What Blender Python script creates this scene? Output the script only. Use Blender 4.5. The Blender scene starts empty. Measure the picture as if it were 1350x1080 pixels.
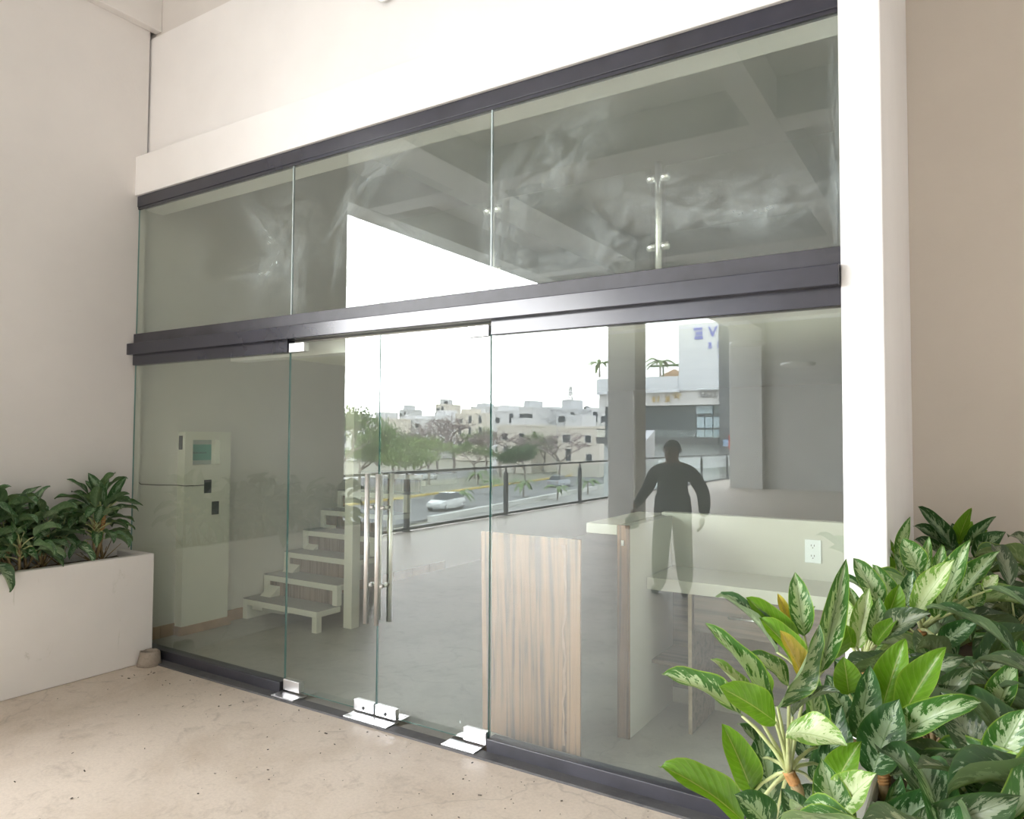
import bpy, bmesh, math, random
from mathutils import Vector, Matrix, Euler, noise

# ---------------------------------------------------------------- camera, sky, exposure
S = bpy.context.scene
C = S.collection
EYE = Vector((0, 0, 1.7))
FPX = 960.16
AXR = Vector((0.84585782, 0.5333813, 0.00537831))
AXU = Vector((0.01589778, -0.03528722, 0.99925076))
AXF = Vector((-0.53317146, 0.84513857, 0.03832755))
cd = bpy.data.cameras.new('camera')
cam = bpy.data.objects.new('camera', cd)
C.objects.link(cam)
m = Matrix(((AXR.x, AXU.x, -AXF.x), (AXR.y, AXU.y, -AXF.y), (AXR.z, AXU.z, -AXF.z))).to_4x4()
m.translation = EYE
cam.matrix_world = m
cd.sensor_width = 36
cd.lens = FPX / 1350 * 36
cd.clip_start = 0.05
cd.clip_end = 2000
S.camera = cam
S.view_settings.view_transform = 'Standard'
S.view_settings.look = 'None'
S.view_settings.gamma = 1
S.view_settings.use_curve_mapping = False
S.view_settings.exposure = 0.14
S.cycles.use_denoising = True
S.cycles.use_adaptive_sampling = False
S.cycles.caustics_reflective = False
S.cycles.max_bounces = 14
S.cycles.diffuse_bounces = 7
S.cycles.glossy_bounces = 5
S.cycles.transparent_max_bounces = 24
S.cycles.sample_clamp_indirect = 12
SKY = 10.0
w = bpy.data.worlds.new('overcast_sky')
S.world = w
w.use_nodes = True
nt = w.node_tree
bg = nt.nodes['Background']
tc = nt.nodes.new('ShaderNodeTexCoord')
sp = nt.nodes.new('ShaderNodeSeparateXYZ')
rp = nt.nodes.new('ShaderNodeValToRGB')
nt.links.new(tc.outputs['Generated'], sp.inputs[0])
nt.links.new(sp.outputs['Z'], rp.inputs[0])
rp.color_ramp.elements[0].position = 0.0
rp.color_ramp.elements[0].color = (0.975, 0.985, 1.0, 1)
rp.color_ramp.elements[1].position = 0.6
rp.color_ramp.elements[1].color = (0.9, 0.95, 1.0, 1)
nt.links.new(rp.outputs[0], bg.inputs[0])
bg.inputs[1].default_value = SKY
sl = bpy.data.lights.new('sun', 'SUN')
sl.energy = 2.6
sl.angle = math.radians(35)
sl.color = (1, 0.99, 0.985)
so = bpy.data.objects.new('sun', sl)
C.objects.link(so)
so.rotation_euler = Vector((0.62, 0.72, -0.24)).to_track_quat('-Z', 'Y').to_euler()

pd = bpy.data.lights.new('sky_portal', 'AREA')       # guides the sampling of the sky through the open side; gives no light itself
pd.shape = 'RECTANGLE'; pd.size = 21.5; pd.size_y = 5.4
pd.cycles.is_portal = True
po = bpy.data.objects.new('sky_portal', pd)
C.objects.link(po)
po.matrix_world = Matrix(((0, 0, -1, -8.78), (1, 0, 0, -9.75), (0, -1, 0, 2.71), (0, 0, 0, 1)))

G = 3.34                                   # the plane of the glass front

# ---------------------------------------------------------------- helpers
def ray(px, py):
    return AXR * ((px - 675) / FPX) + AXU * ((540 - py) / FPX) + AXF

def at(px, py, Y):                          # the point of the plane y=Y seen at that pixel
    d = ray(px, py)
    return EYE + d * (Y / d.y)

def atx(px, py, x):                         # the point of the plane x=const seen at that pixel
    d = ray(px, py)
    return EYE + d * (x / d.x)

def atr(px, py, Y):                         # the same for what the glass mirrors (real y, behind the viewer)
    d = ray(px, py)
    p = EYE + d * ((2 * G - Y) / d.y)
    return Vector((p.x, Y, p.z))

def N(t, kind, **kw):
    n = t.nodes.new(kind)
    for k, v in kw.items():
        setattr(n, k, v)
    return n

def base_mat(name):
    mt = bpy.data.materials.new(name)
    mt.use_nodes = True
    t = mt.node_tree
    return mt, t, t.nodes['Principled BSDF']

def coord(t, scale=(1, 1, 1), which='Object'):
    c = N(t, 'ShaderNodeTexCoord')
    mp = N(t, 'ShaderNodeMapping')
    mp.inputs['Scale'].default_value = scale
    t.links.new(c.outputs[which], mp.inputs[0])
    return mp.outputs[0]

def nz(t, vec, scale, detail=4, rough=0.55, dist=0.0):
    n = N(t, 'ShaderNodeTexNoise')
    n.inputs['Scale'].default_value = scale
    n.inputs['Detail'].default_value = detail
    n.inputs['Roughness'].default_value = rough
    n.inputs['Distortion'].default_value = dist
    t.links.new(vec, n.inputs['Vector'])
    return n.outputs['Fac']

def ramp(t, fac, stops):
    r = N(t, 'ShaderNodeValToRGB')
    e = r.color_ramp.elements
    while len(e) < len(stops):
        e.new(0.5)
    for k, (p, c) in enumerate(stops):
        e[k].position = p
        e[k].color = (*c, 1) if len(c) == 3 else c
    t.links.new(fac, r.inputs[0])
    return r.outputs[0]

def mixc(t, fac, a, b, mode='MIX'):
    n = N(t, 'ShaderNodeMix', data_type='RGBA', blend_type=mode)
    for s, v in ((0, fac), (6, a), (7, b)):
        if isinstance(v, (int, float)):
            n.inputs[s].default_value = v
        elif isinstance(v, tuple):
            n.inputs[s].default_value = (*v, 1)
        else:
            t.links.new(v, n.inputs[s])
    return n.outputs[2]

def math_(t, op, a, b=None, clamp=False):
    n = N(t, 'ShaderNodeMath', operation=op, use_clamp=clamp)
    for k, v in enumerate((a, b)):
        if v is None:
            continue
        if isinstance(v, (int, float)):
            n.inputs[k].default_value = v
        else:
            t.links.new(v, n.inputs[k])
    return n.outputs[0]

def bump(t, bsdf, h, strength=0.3, dist=0.01):
    b = N(t, 'ShaderNodeBump')
    b.inputs['Strength'].default_value = strength
    b.inputs['Distance'].default_value = dist
    t.links.new(h, b.inputs['Height'])
    t.links.new(b.outputs[0], bsdf.inputs['Normal'])

def plain(name, col, rough=0.6, metal=0.0, var=0.06, scale=6.0, bmp=0.0, spec=0.5):
    mt, t, b = base_mat(name)
    v = coord(t)
    f = nz(t, v, scale)
    c = ramp(t, f, [(0.3, tuple(x * (1 - var) for x in col)), (0.7, tuple(min(1, x * (1 + var)) for x in col))])
    t.links.new(c, b.inputs['Base Color'])
    b.inputs['Roughness'].default_value = rough
    b.inputs['Metallic'].default_value = metal
    b.inputs['Specular IOR Level'].default_value = spec
    if bmp:
        bump(t, b, nz(t, v, scale * 12, 3), bmp, 0.004)
    return mt

def plaster(name, col, stain=(0.55, 0.48, 0.38), amount=0.25, scuff=0.0):
    mt, t, b = base_mat(name)
    v = coord(t)
    big = nz(t, v, 0.9, 4, 0.6)
    c = ramp(t, big, [(0.3, tuple(x * 0.95 for x in col)), (0.7, tuple(min(1, x * 1.03) for x in col))])
    spots = ramp(t, nz(t, v, 3.2, 6, 0.7, 0.6), [(0.66, (0, 0, 0)), (0.8, (amount,) * 3)])
    c = mixc(t, spots, c, stain)
    if scuff:
        vs_ = coord(t, (1, 1, 0.45))
        sc2 = ramp(t, nz(t, vs_, 5.0, 7, 0.75, 1.2), [(0.60, (0, 0, 0)), (0.72, (scuff,) * 3)])
        c = mixc(t, sc2, c, (0.42, 0.43, 0.35))
    t.links.new(c, b.inputs['Base Color'])
    b.inputs['Roughness'].default_value = 0.75
    b.inputs['Specular IOR Level'].default_value = 0.3
    bump(t, b, nz(t, v, 22, 5, 0.6), 0.25, 0.004)
    return mt

def concrete(name, a, bcol, cdark, rough=0.6, scale=1.0, crack=True):
    mt, t, b = base_mat(name)
    v = coord(t)
    f1 = nz(t, v, 1.1 * scale, 6, 0.65, 0.4)
    c = ramp(t, f1, [(0.28, bcol), (0.5, a), (0.72, tuple(min(1, x * 1.08) for x in a))])
    f2 = ramp(t, nz(t, v, 7 * scale, 6, 0.7, 0.8), [(0.54, (0, 0, 0)), (0.72, (0.6, 0.6, 0.6))])
    c = mixc(t, f2, c, cdark)
    fine = ramp(t, nz(t, v, 60 * scale, 3, 0.7), [(0.25, (0.86, 0.86, 0.86)), (0.6, (1, 1, 1))])
    c = mixc(t, 1.0, c, fine, 'MULTIPLY')
    if crack:
        vo = N(t, 'ShaderNodeTexVoronoi', feature='DISTANCE_TO_EDGE')
        vo.inputs['Scale'].default_value = 0.42
        dv = N(t, 'ShaderNodeVectorMath', operation='ADD')
        nn = N(t, 'ShaderNodeTexNoise')
        nn.inputs['Scale'].default_value = 2.5
        nn.inputs['Detail'].default_value = 5
        t.links.new(v, nn.inputs['Vector'])
        sc = N(t, 'ShaderNodeVectorMath', operation='SCALE')
        sc.inputs['Scale'].default_value = 0.5
        t.links.new(nn.outputs['Color'], sc.inputs[0])
        t.links.new(v, dv.inputs[0])
        t.links.new(sc.outputs[0], dv.inputs[1])
        t.links.new(dv.outputs[0], vo.inputs['Vector'])
        k = ramp(t, vo.outputs['Distance'], [(0.0, (0.35,) * 3), (0.004, (0, 0, 0))])
        c = mixc(t, k, c, tuple(x * 0.45 for x in a))
    t.links.new(c, b.inputs['Base Color'])
    b.inputs['Roughness'].default_value = rough
    bump(t, b, nz(t, v, 30, 5, 0.65), 0.25, 0.004)
    return mt

def wood(name, light, dark, axis='z', scale=1.0, rough=0.4):
    mt, t, b = base_mat(name)
    sc = {'z': (1, 1, 0.035), 'x': (0.035, 1, 1), 'y': (1, 0.035, 1)}[axis]
    v = coord(t, tuple(s * scale for s in sc))
    f1 = nz(t, v, 34, 3, 0.5, 0.4)
    c = ramp(t, f1, [(0.36, dark), (0.45, tuple((p + q) / 2 for p, q in zip(dark, light))), (0.55, light), (0.75, tuple(min(1, x * 1.04) for x in light))])
    f2 = ramp(t, nz(t, v, 90, 3, 0.6), [(0.3, (0.8, 0.8, 0.8)), (0.6, (1, 1, 1))])
    c = mixc(t, 1.0, c, f2, 'MULTIPLY')
    t.links.new(c, b.inputs['Base Color'])
    b.inputs['Roughness'].default_value = rough
    return mt

def glass_edge_mat():
    mt, t, b = base_mat('glass_edge')
    b.inputs['Base Color'].default_value = (0.12, 0.30, 0.29, 1)
    b.inputs['Roughness'].default_value = 0.15
    return mt

def glass_face(name, f0, tint, dust=0.03, smear=None, streak=0.0):
    """Flat glazing: Schlick mirror + tinted see-through + a thin film of dust."""
    mt = bpy.data.materials.new(name)
    mt.use_nodes = True
    t = mt.node_tree
    t.nodes.clear()
    out = N(t, 'ShaderNodeOutputMaterial')
    geo = N(t, 'ShaderNodeNewGeometry')
    dot = N(t, 'ShaderNodeVectorMath', operation='DOT_PRODUCT')
    t.links.new(geo.outputs['Normal'], dot.inputs[0])
    t.links.new(geo.outputs['Incoming'], dot.inputs[1])
    cs = math_(t, 'ABSOLUTE', dot.outputs['Value'])
    p5 = math_(t, 'POWER', math_(t, 'SUBTRACT', 1.0, cs, True), 5.0)
    fr = math_(t, 'ADD', f0, math_(t, 'MULTIPLY', p5, 1 - f0), True)
    tr = N(t, 'ShaderNodeBsdfTransparent')
    tr.inputs[0].default_value = (*tint, 1)
    gl = N(t, 'ShaderNodeBsdfGlossy')
    gl.inputs['Roughness'].default_value = 0.0
    gl.inputs[0].default_value = (0.97, 1.0, 0.99, 1)
    mx = N(t, 'ShaderNodeMixShader')
    t.links.new(fr, mx.inputs[0])
    t.links.new(tr.outputs[0], mx.inputs[1])
    t.links.new(gl.outputs[0], mx.inputs[2])
    df = N(t, 'ShaderNodeBsdfDiffuse')
    df.inputs[0].default_value = (0.66, 0.77, 0.79, 1)
    v = coord(t)
    film = ramp(t, nz(t, v, 1.6, 5, 0.6, 0.5), [(0.3, (dust * 0.5,) * 3), (0.75, (dust * 1.4,) * 3)])
    vv = coord(t, (9, 1, 0.8))
    drips = ramp(t, nz(t, vv, 6, 4, 0.6), [(0.68, (0, 0, 0)), (0.8, (streak,) * 3)])
    fac = math_(t, 'ADD', film, drips)
    if dust > 0.02:                            # small specks of paint and lime
        vo = N(t, 'ShaderNodeTexVoronoi')
        vo.inputs['Scale'].default_value = 7.0
        vo.inputs['Randomness'].default_value = 1.0
        v4 = coord(t, (1, 1, 0.55))
        t.links.new(v4, vo.inputs['Vector'])
        sp4 = N(t, 'ShaderNodeSeparateColor')
        t.links.new(vo.outputs['Color'], sp4.inputs[0])
        lim_ = math_(t, 'MULTIPLY', math_(t, 'GREATER_THAN', sp4.outputs[0], 0.72), 0.035)
        fac = math_(t, 'ADD', fac, math_(t, 'MULTIPLY', math_(t, 'LESS_THAN', vo.outputs['Distance'], lim_), 0.7), True)
    for (x, z, rx, rz, a) in (smear or []):     # dried wiping marks
        mp = N(t, 'ShaderNodeMapping', vector_type='TEXTURE')
        mp.inputs['Location'].default_value = (x, G, z)
        mp.inputs['Scale'].default_value = (rx, 1.0, rz)
        mp.inputs['Rotation'].default_value = (0, a, 0)
        t.links.new(geo.outputs['Position'], mp.inputs[0])
        ln = N(t, 'ShaderNodeVectorMath', operation='LENGTH')
        nn = N(t, 'ShaderNodeTexNoise')
        nn.inputs['Scale'].default_value = 2.3
        nn.inputs['Detail'].default_value = 8
        nn.inputs['Roughness'].default_value = 0.65
        nn.inputs['Distortion'].default_value = 0.5
        t.links.new(mp.outputs[0], nn.inputs['Vector'])
        t.links.new(mp.outputs[0], ln.inputs[0])
        body = math_(t, 'SUBTRACT', 1.0, ln.outputs['Value'], True)
        pat = ramp(t, nn.outputs['Fac'], [(0.40, (0, 0, 0)), (0.75, (0.34,) * 3)])
        fac = math_(t, 'ADD', fac, math_(t, 'MULTIPLY', body, pat), True)
    m2 = N(t, 'ShaderNodeMixShader')
    t.links.new(fac, m2.inputs[0])
    t.links.new(mx.outputs[0], m2.inputs[1])
    t.links.new(df.outputs[0], m2.inputs[2])
    t.links.new(m2.outputs[0], out.inputs[0])
    return mt

class MB:
    """collects shapes in world coordinates and links them as one mesh object"""
    def __init__(s):
        s.v = []; s.f = []; s.mi = []; s.k = 0; s.sm = []; s.smooth = False
    def add(s, vs, fs):
        o = len(s.v)
        s.v += [tuple(p) for p in vs]
        for f in fs:
            s.f.append([i + o for i in f]); s.mi.append(s.k); s.sm.append(s.smooth)
        return s
    def box(s, x0, x1, y0, y1, z0, z1):
        vs = [(x, y, z) for z in (z0, z1) for y in (y0, y1) for x in (x0, x1)]
        return s.add(vs, [(0, 2, 3, 1), (4, 5, 7, 6), (0, 1, 5, 4), (2, 6, 7, 3), (0, 4, 6, 2), (1, 3, 7, 5)])
    def obox(s, mat, sx, sy, sz):            # oriented box: mat maps the unit box centred on the origin
        vs = [mat @ Vector((x * sx, y * sy, z * sz)) for z in (-.5, .5) for y in (-.5, .5) for x in (-.5, .5)]
        return s.add(vs, [(0, 2, 3, 1), (4, 5, 7, 6), (0, 1, 5, 4), (2, 6, 7, 3), (0, 4, 6, 2), (1, 3, 7, 5)])
    def tube(s, pts, rad, n=8, cap=True):
        pts = [Vector(p) for p in pts]
        rads = rad if isinstance(rad, (list, tuple)) else [rad] * len(pts)
        o = []
        up = None
        for i, p in enumerate(pts):
            d = (pts[min(i + 1, len(pts) - 1)] - pts[max(i - 1, 0)]).normalized()
            if up is None:
                up = Vector((0, 0, 1)) if abs(d.z) < 0.9 else Vector((1, 0, 0))
            a = d.cross(up)
            if a.length < 1e-5:
                a = d.orthogonal()
            a.normalize()
            b = a.cross(d).normalized()
            up = b
            for k in range(n):
                th = 2 * math.pi * k / n
                o.append(p + (a * math.cos(th) + b * math.sin(th)) * rads[i])
        fs = []
        for i in range(len(pts) - 1):
            for k in range(n):
                fs.append((i * n + k, i * n + (k + 1) % n, (i + 1) * n + (k + 1) % n, (i + 1) * n + k))
        if cap:
            fs.append(tuple(reversed(range(n))))
            fs.append(tuple((len(pts) - 1) * n + k for k in range(n)))
        return s.add(o, fs)
    def lathe(s, c, prof, n=16):              # profile of (radius, z) around a vertical axis through c
        vs = []
        for r, z in prof:
            for k in range(n):
                th = 2 * math.pi * k / n
                vs.append((c[0] + r * math.cos(th), c[1] + r * math.sin(th), c[2] + z))
        fs = []
        for i in range(len(prof) - 1):
            for k in range(n):
                fs.append((i * n + k, i * n + (k + 1) % n, (i + 1) * n + (k + 1) % n, (i + 1) * n + k))
        fs.append(tuple(reversed(range(n))))
        fs.append(tuple((len(prof) - 1) * n + k for k in range(n)))
        return s.add(vs, fs)
    def prism(s, poly, axis, a, b):           # polygon in the plane across `axis`, swept from a to b
        def P(u, v, w_):
            return {'x': (w_, u, v), 'y': (u, w_, v), 'z': (u, v, w_)}[axis]
        n = len(poly)
        vs = [P(u, v, a) for u, v in poly] + [P(u, v, b) for u, v in poly]
        fs = [tuple(range(n)), tuple(range(2 * n - 1, n - 1, -1))]
        fs += [(i, i + n, (i + 1) % n + n, (i + 1) % n) for i in range(n)]
        return s.add(vs, fs)
    def build(s, name, mats, parent=None, bevel=0.0, smooth=None, fix=True):
        me = bpy.data.meshes.new(name)
        off = wloc(parent)
        me.from_pydata([(p[0] - off.x, p[1] - off.y, p[2] - off.z) for p in s.v], [], s.f)
        if not isinstance(mats, (list, tuple)):
            mats = [mats]
        for q in mats:
            me.materials.append(q)
        me.polygons.foreach_set('material_index', s.mi)
        me.polygons.foreach_set('use_smooth', [smooth if smooth is not None else q for q in s.sm])
        if fix:
            bm = bmesh.new(); bm.from_mesh(me)
            bmesh.ops.recalc_face_normals(bm, faces=bm.faces)
            bm.to_mesh(me); bm.free()
        me.update()
        o = bpy.data.objects.new(name, me)
        C.objects.link(o)
        if parent:
            o.parent = parent
        if bevel:
            bv = o.modifiers.new('edge', 'BEVEL')
            bv.width = bevel; bv.segments = 2; bv.limit_method = 'ANGLE'
        return o

def wloc(o):
    p = Vector((0, 0, 0))
    while o:
        p += o.location
        o = o.parent
    return p

def tag(o, label=None, cat=None, group=None, kind=None):
    if label: o['label'] = label
    if cat: o['category'] = cat
    if group: o['group'] = group
    if kind: o['kind'] = kind
    return o

def thing(name, label, cat, loc, group=None):
    o = bpy.data.objects.new(name, None)
    o.empty_display_size = 0.1
    C.objects.link(o)
    o.location = loc
    return tag(o, label, cat, group)

def struct(o):
    o['kind'] = 'structure'
    return o

def inst(src, name, loc, parent=None):        # a copy sharing the mesh, put at a world place
    o = src.copy()
    o.name = name
    C.objects.link(o)
    o.parent = parent
    o.location = Vector(loc) - wloc(parent)
    return o

# ---------------------------------------------------------------- materials
M_wall = plaster('white_wall_paint', (0.765, 0.742, 0.722), (0.56, 0.50, 0.43))
M_white = plaster('lit_white_paint', (0.90, 0.895, 0.90), amount=0.08)  # wall paint again, lightened to put strong light into lintel, pilaster and trims
M_beige = plaster('beige_wall_paint', (0.655, 0.60, 0.535), amount=0.1)
M_planter = plaster('planter_render', (0.85, 0.83, 0.81), (0.50, 0.44, 0.36), 0.55, 0.5)
M_ceil = plaster('soffit_paint', (0.71, 0.71, 0.70), amount=0.1)
M_col = plaster('column_paint', (0.66, 0.65, 0.63), amount=0.1)
M_in = plaster('inside_wall_paint', (0.86, 0.86, 0.79), amount=0.08)
M_floor = concrete('terrace_concrete', (0.69, 0.60, 0.515), (0.55, 0.455, 0.365), (0.40, 0.335, 0.28), 0.42)
M_floor_in = concrete('inside_concrete', (0.40, 0.40, 0.38), (0.31, 0.31, 0.30), (0.24, 0.24, 0.23), 0.4, 1.3)
M_black = plain('black_aluminium', (0.026, 0.028, 0.044), 0.22, 0.0, 0.25, 3.0, spec=0.8)
M_black.node_tree.nodes['Principled BSDF'].inputs['IOR'].default_value = 1.5
M_black2 = plain('matt_black_aluminium', (0.040, 0.040, 0.052), 0.42, 0.0, 0.3, 5.0, spec=0.6)
M_seal = concrete('dark_sealant', (0.10, 0.10, 0.105), (0.05, 0.05, 0.055), (0.16, 0.15, 0.14), 0.6, 3, False)
M_chrome = plain('brushed_steel', (0.90, 0.90, 0.90), 0.34, 1.0, 0.05, 20)
M_plate = plain('polished_steel_plate', (0.88, 0.88, 0.90), 0.30, 1.0, 0.04, 9)
M_darkmetal = plain('dark_grey_metal', (0.07, 0.075, 0.08), 0.4, 0.0, 0.1)
M_soil = concrete('planter_soil', (0.10, 0.075, 0.05), (0.06, 0.045, 0.03), (0.03, 0.022, 0.016), 0.95, 6, False)
M_stub = concrete('rough_mortar', (0.36, 0.31, 0.26), (0.26, 0.22, 0.18), (0.16, 0.14, 0.12), 0.85, 5, False)
M_edge = glass_edge_mat()
M_clear = glass_face('glass_back', 0.0, (0.965, 0.985, 0.965), 0.0)
TINT = (0.935, 0.97, 0.915)
M_glass = glass_face('glass_lower', 0.105, TINT, 0.05, streak=0.02)
M_glass_up = glass_face('glass_upper', 0.105, TINT, 0.075, smear=[
    (-4.0, 3.0, 0.30, 0.55, 0.5), (-4.15, 3.15, 0.42, 0.14, 0.7), (-4.2, 2.85, 0.40, 0.12, 0.0), (-3.83, 2.72, 0.12, 0.4, 0.0),
    (-3.3, 3.22, 0.16, 0.46, 0.75), (-3.05, 3.38, 0.36, 0.10, -0.4), (-3.42, 2.95, 0.07, 0.4, 0.2),
    (-2.2, 2.9, 0.22, 0.5, 0.0), (-2.1, 2.62, 0.5, 0.16, 0.0), (-1.85, 3.15, 0.5, 0.3, -0.6), (-1.5, 2.75, 0.3, 0.3, 0.4),
    (-1.1, 2.8, 0.5, 0.2, 0.2), (-0.75, 2.75, 0.4, 0.2, 0.0), (-0.47, 2.9, 0.05, 0.7, 0.0), (-2.8, 2.9, 0.5, 0.1, 0.5)], streak=0.05)
M_railglass = glass_face('railing_glass', 0.06, (0.90, 0.95, 0.93), 0.03, streak=0.1)
M_zebra = wood('striped_wood', (0.26, 0.145, 0.085), (0.085, 0.048, 0.034))
M_ctr = plaster('counter_paint', (0.55, 0.55, 0.50), amount=0.08)
M_zebra_x = wood('striped_wood_across', (0.17, 0.13, 0.105), (0.07, 0.055, 0.047), 'x')
M_riser = wood('striped_wood_riser', (0.33, 0.24, 0.19), (0.16, 0.11, 0.09), 'z', 1.4)
M_raw = plain('raw_board_edge', (0.42, 0.34, 0.26), 0.7, 0, 0.15, 30)
M_tile = plain('terracotta_tile', (0.46, 0.30, 0.20), 0.5, 0, 0.18, 7)
M_plastic_w = plain('white_plastic', (0.80, 0.85, 0.90), 0.3, 0, 0.02)
M_plastic_d = plain('dark_grey_plastic', (0.045, 0.05, 0.052), 0.5, 0, 0.1)
M_hole = plain('black_void', (0.012, 0.012, 0.012), 0.8)

# ---------------------------------------------------------------- structure
def glazing(name, x0, x1, z0, z1, face, parent=None, y0=G, y1=G + 0.012, edge=None):
    b = MB()
    b.k = 0
    b.add([(x0, y0, z0), (x1, y0, z0), (x1, y0, z1), (x0, y0, z1)], [(0, 1, 2, 3)])
    b.k = 1
    b.add([(x0, y1, z0), (x1, y1, z0), (x1, y1, z1), (x0, y1, z1)], [(3, 2, 1, 0)])
    b.k = 2
    vs = [(x0, y0, z0), (x1, y0, z0), (x1, y0, z1), (x0, y0, z1), (x0, y1, z0), (x1, y1, z0), (x1, y1, z1), (x0, y1, z1)]
    b.add(vs, [(0, 4, 5, 1), (1, 5, 6, 2), (2, 6, 7, 3), (3, 7, 4, 0)])
    return b.build(name, [face, M_clear, edge or M_edge], parent, fix=False)

fl = MB().box(-9.0, 6.0, -28.5, 3.31, -0.5, 0.0).box(-0.30, 6.0, 3.31, 4.9, -0.5, 0.0)
struct(fl.build('floor', M_floor))
struct(MB().box(-9.0, -0.30, 3.31, 14.0, -0.5, -0.001).build('floor', M_floor_in))
struct(MB().box(-9.0, -5.72, 1.0, 3.40, 0, 7.0).box(-9.0, -5.80, 3.40, 14.2, 0, 7.0).build('wall_left', M_wall))
struct(MB().box(-5.72, -5.64, 1.0, 3.455, 5.05, 7.0).build('trim_1', M_wall, bevel=0.006))
struct(MB().box(-5.80, -0.30, 3.455, 3.60, 3.63, 7.0).build('wall_front', M_wall))
lint = MB()
prof = [(3.305, 3.645), (3.305, 3.965), (3.455, 3.972), (3.455, 3.645)]
lint.prism(prof, 'x', -5.72, -0.455)
struct(lint.build('trim_2', M_white, bevel=0.004))
struct(MB().box(-0.455, -0.293, 3.305, 4.86, 0, 7.0).build('trim_3', M_white, bevel=0.006))
struct(MB().box(-0.30, 6.0, 4.86, 5.2, 0, 7.0).build('wall_back', M_beige))
struct(MB().box(3.2, 3.5, -19.2, 4.86, 0, 7.0).build('wall_light_block', M_wall))  # unseen wall, added to stop light coming in from the right
struct(MB().box(atr(985, 600, -19.0).x, 3.5, -19.5, -19.0, 0, 6.0).build('wall_far', M_col))
struct(MB().box(atr(962, 600, -18.6).x, atr(1005, 600, -18.6).x, -20.0, -18.6, 0, 6.0).build('wall_corner', M_col, bevel=0.01))
struct(MB().box(-6.5, -5.88, -8.0, -7.42, 0, 5.9).build('wall_column', M_col, bevel=0.012))
ceil = struct(MB().box(-8.75, 4.0, -13.2, 5.0, 5.9, 6.3).box(-7.40, 4.0, -20.0, -13.2, 5.72, 6.3).build('ceiling', M_ceil))
for (x0, x1, y0, y1) in ((-8.75, -8.25, -13.2, 1.0), (-6.5, -5.92, -20, 1.0), (-2.15, -1.85, -20, 3.455), (1.6, 2.0, -20, 3.455)):
    MB().box(x0, x1, y0, y1, 5.4, 5.9).build('beam', M_ceil, ceil)
for y in (-2.4, -7.9, -13.6, -19.4):
    for (x0, x1) in ((-8.25, -6.5), (-5.92, -2.15), (-1.85, 1.6)):
        if x0 < -8 and y < -14:
            continue
        MB().box(x0, x1, y, y + 0.42, 5.41, 5.9).build('beam', M_ceil, ceil)
struct(MB().box(-5.70, -5.67, 3.28, 3.30, 0, 0.02).box(-5.73, -0.3, 3.222, 3.302, 0.0, 0.012).build('trim_4', M_seal))

# inside shell
struct(MB().box(-9.0, 0.3, 13.8, 14.2, 0, 7.0).build('wall_inside_back', M_in))
struct(MB().box(-0.36, -0.30, 3.36, 14.0, 0, 7.0).build('wall_inside_right', M_zebra_x))  # hidden wall; dark wood put on it to cut light bounced onto the counter
struct(MB().box(-5.80, -0.36, 3.60, 14.0, 4.9, 5.1).build('ceiling_inside', M_in))
struct(MB().box(-5.80, -0.36, 3.42, 3.60, 3.575, 5.0).build('trim_5', M_white))
struct(MB().box(-4.72, -0.36, 3.50, 3.62, 2.262, 2.49).build('trim_15', M_white))
struct(MB().box(-4.72, -0.36, 3.62, 9.0, 2.33, 2.49).box(-5.8, -4.72, 8.0, 9.0, 2.33, 2.49).build('floor_upper', M_in))
struct(MB().box(-4.72, -0.36, 8.4, 8.6, 2.49, 3.75).build('wall_upper', M_in))
struct(MB().box(-4.755, -4.655, 4.74, 4.84, 0, 2.33).build('wall_post', M_in, bevel=0.004))
bb = struct(MB().box(-5.81, -5.80, 3.40, 3.42, 0, 0.10).build('baseboard_left', M_tile))
ty = 4.28
tile0 = None
for k in range(3):
    MB().box(-5.80, -5.785, 3.40 + k * 0.13, 3.527 + k * 0.13, 0, 0.10).build('tile', M_tile, bb, bevel=0.002)
for k in range(10):
    MB().box(-5.80, -5.785, ty + k * 0.33, ty + k * 0.33 + 0.326, 0, 0.10).build('tile', M_tile, bb, bevel=0.002)

# black metal of the shop front
struct(MB().box(-5.715, -0.455, 3.325, 3.40, 3.556, 3.645).build('trim_6', M_black, bevel=0.003))
struct(MB().box(-5.715, -0.455, 3.332, 3.352, 3.538, 3.556).build('trim_7', M_black))
tm = MB().box(-5.74, -0.457, 3.27, 3.33, 2.345, 2.435)
struct(tm.build('trim_8', M_black, bevel=0.004))
struct(MB().box(-5.715, -0.455, 3.322, 3.40, 2.345, 2.518).build('trim_9', M_black2, bevel=0.003))
for i, (x0, x1) in enumerate(((-5.715, -3.885), (-2.235, -0.455))):
    struct(MB().box(x0, x1, 3.318, 3.385, 2.264, 2.35).build('trim_%d' % (10 + i), M_black, bevel=0.003))
    struct(MB().box(x0, x1, 3.302, 3.385, 0.0, 0.078).build('trim_%d' % (12 + i), M_black2, bevel=0.004))

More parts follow.
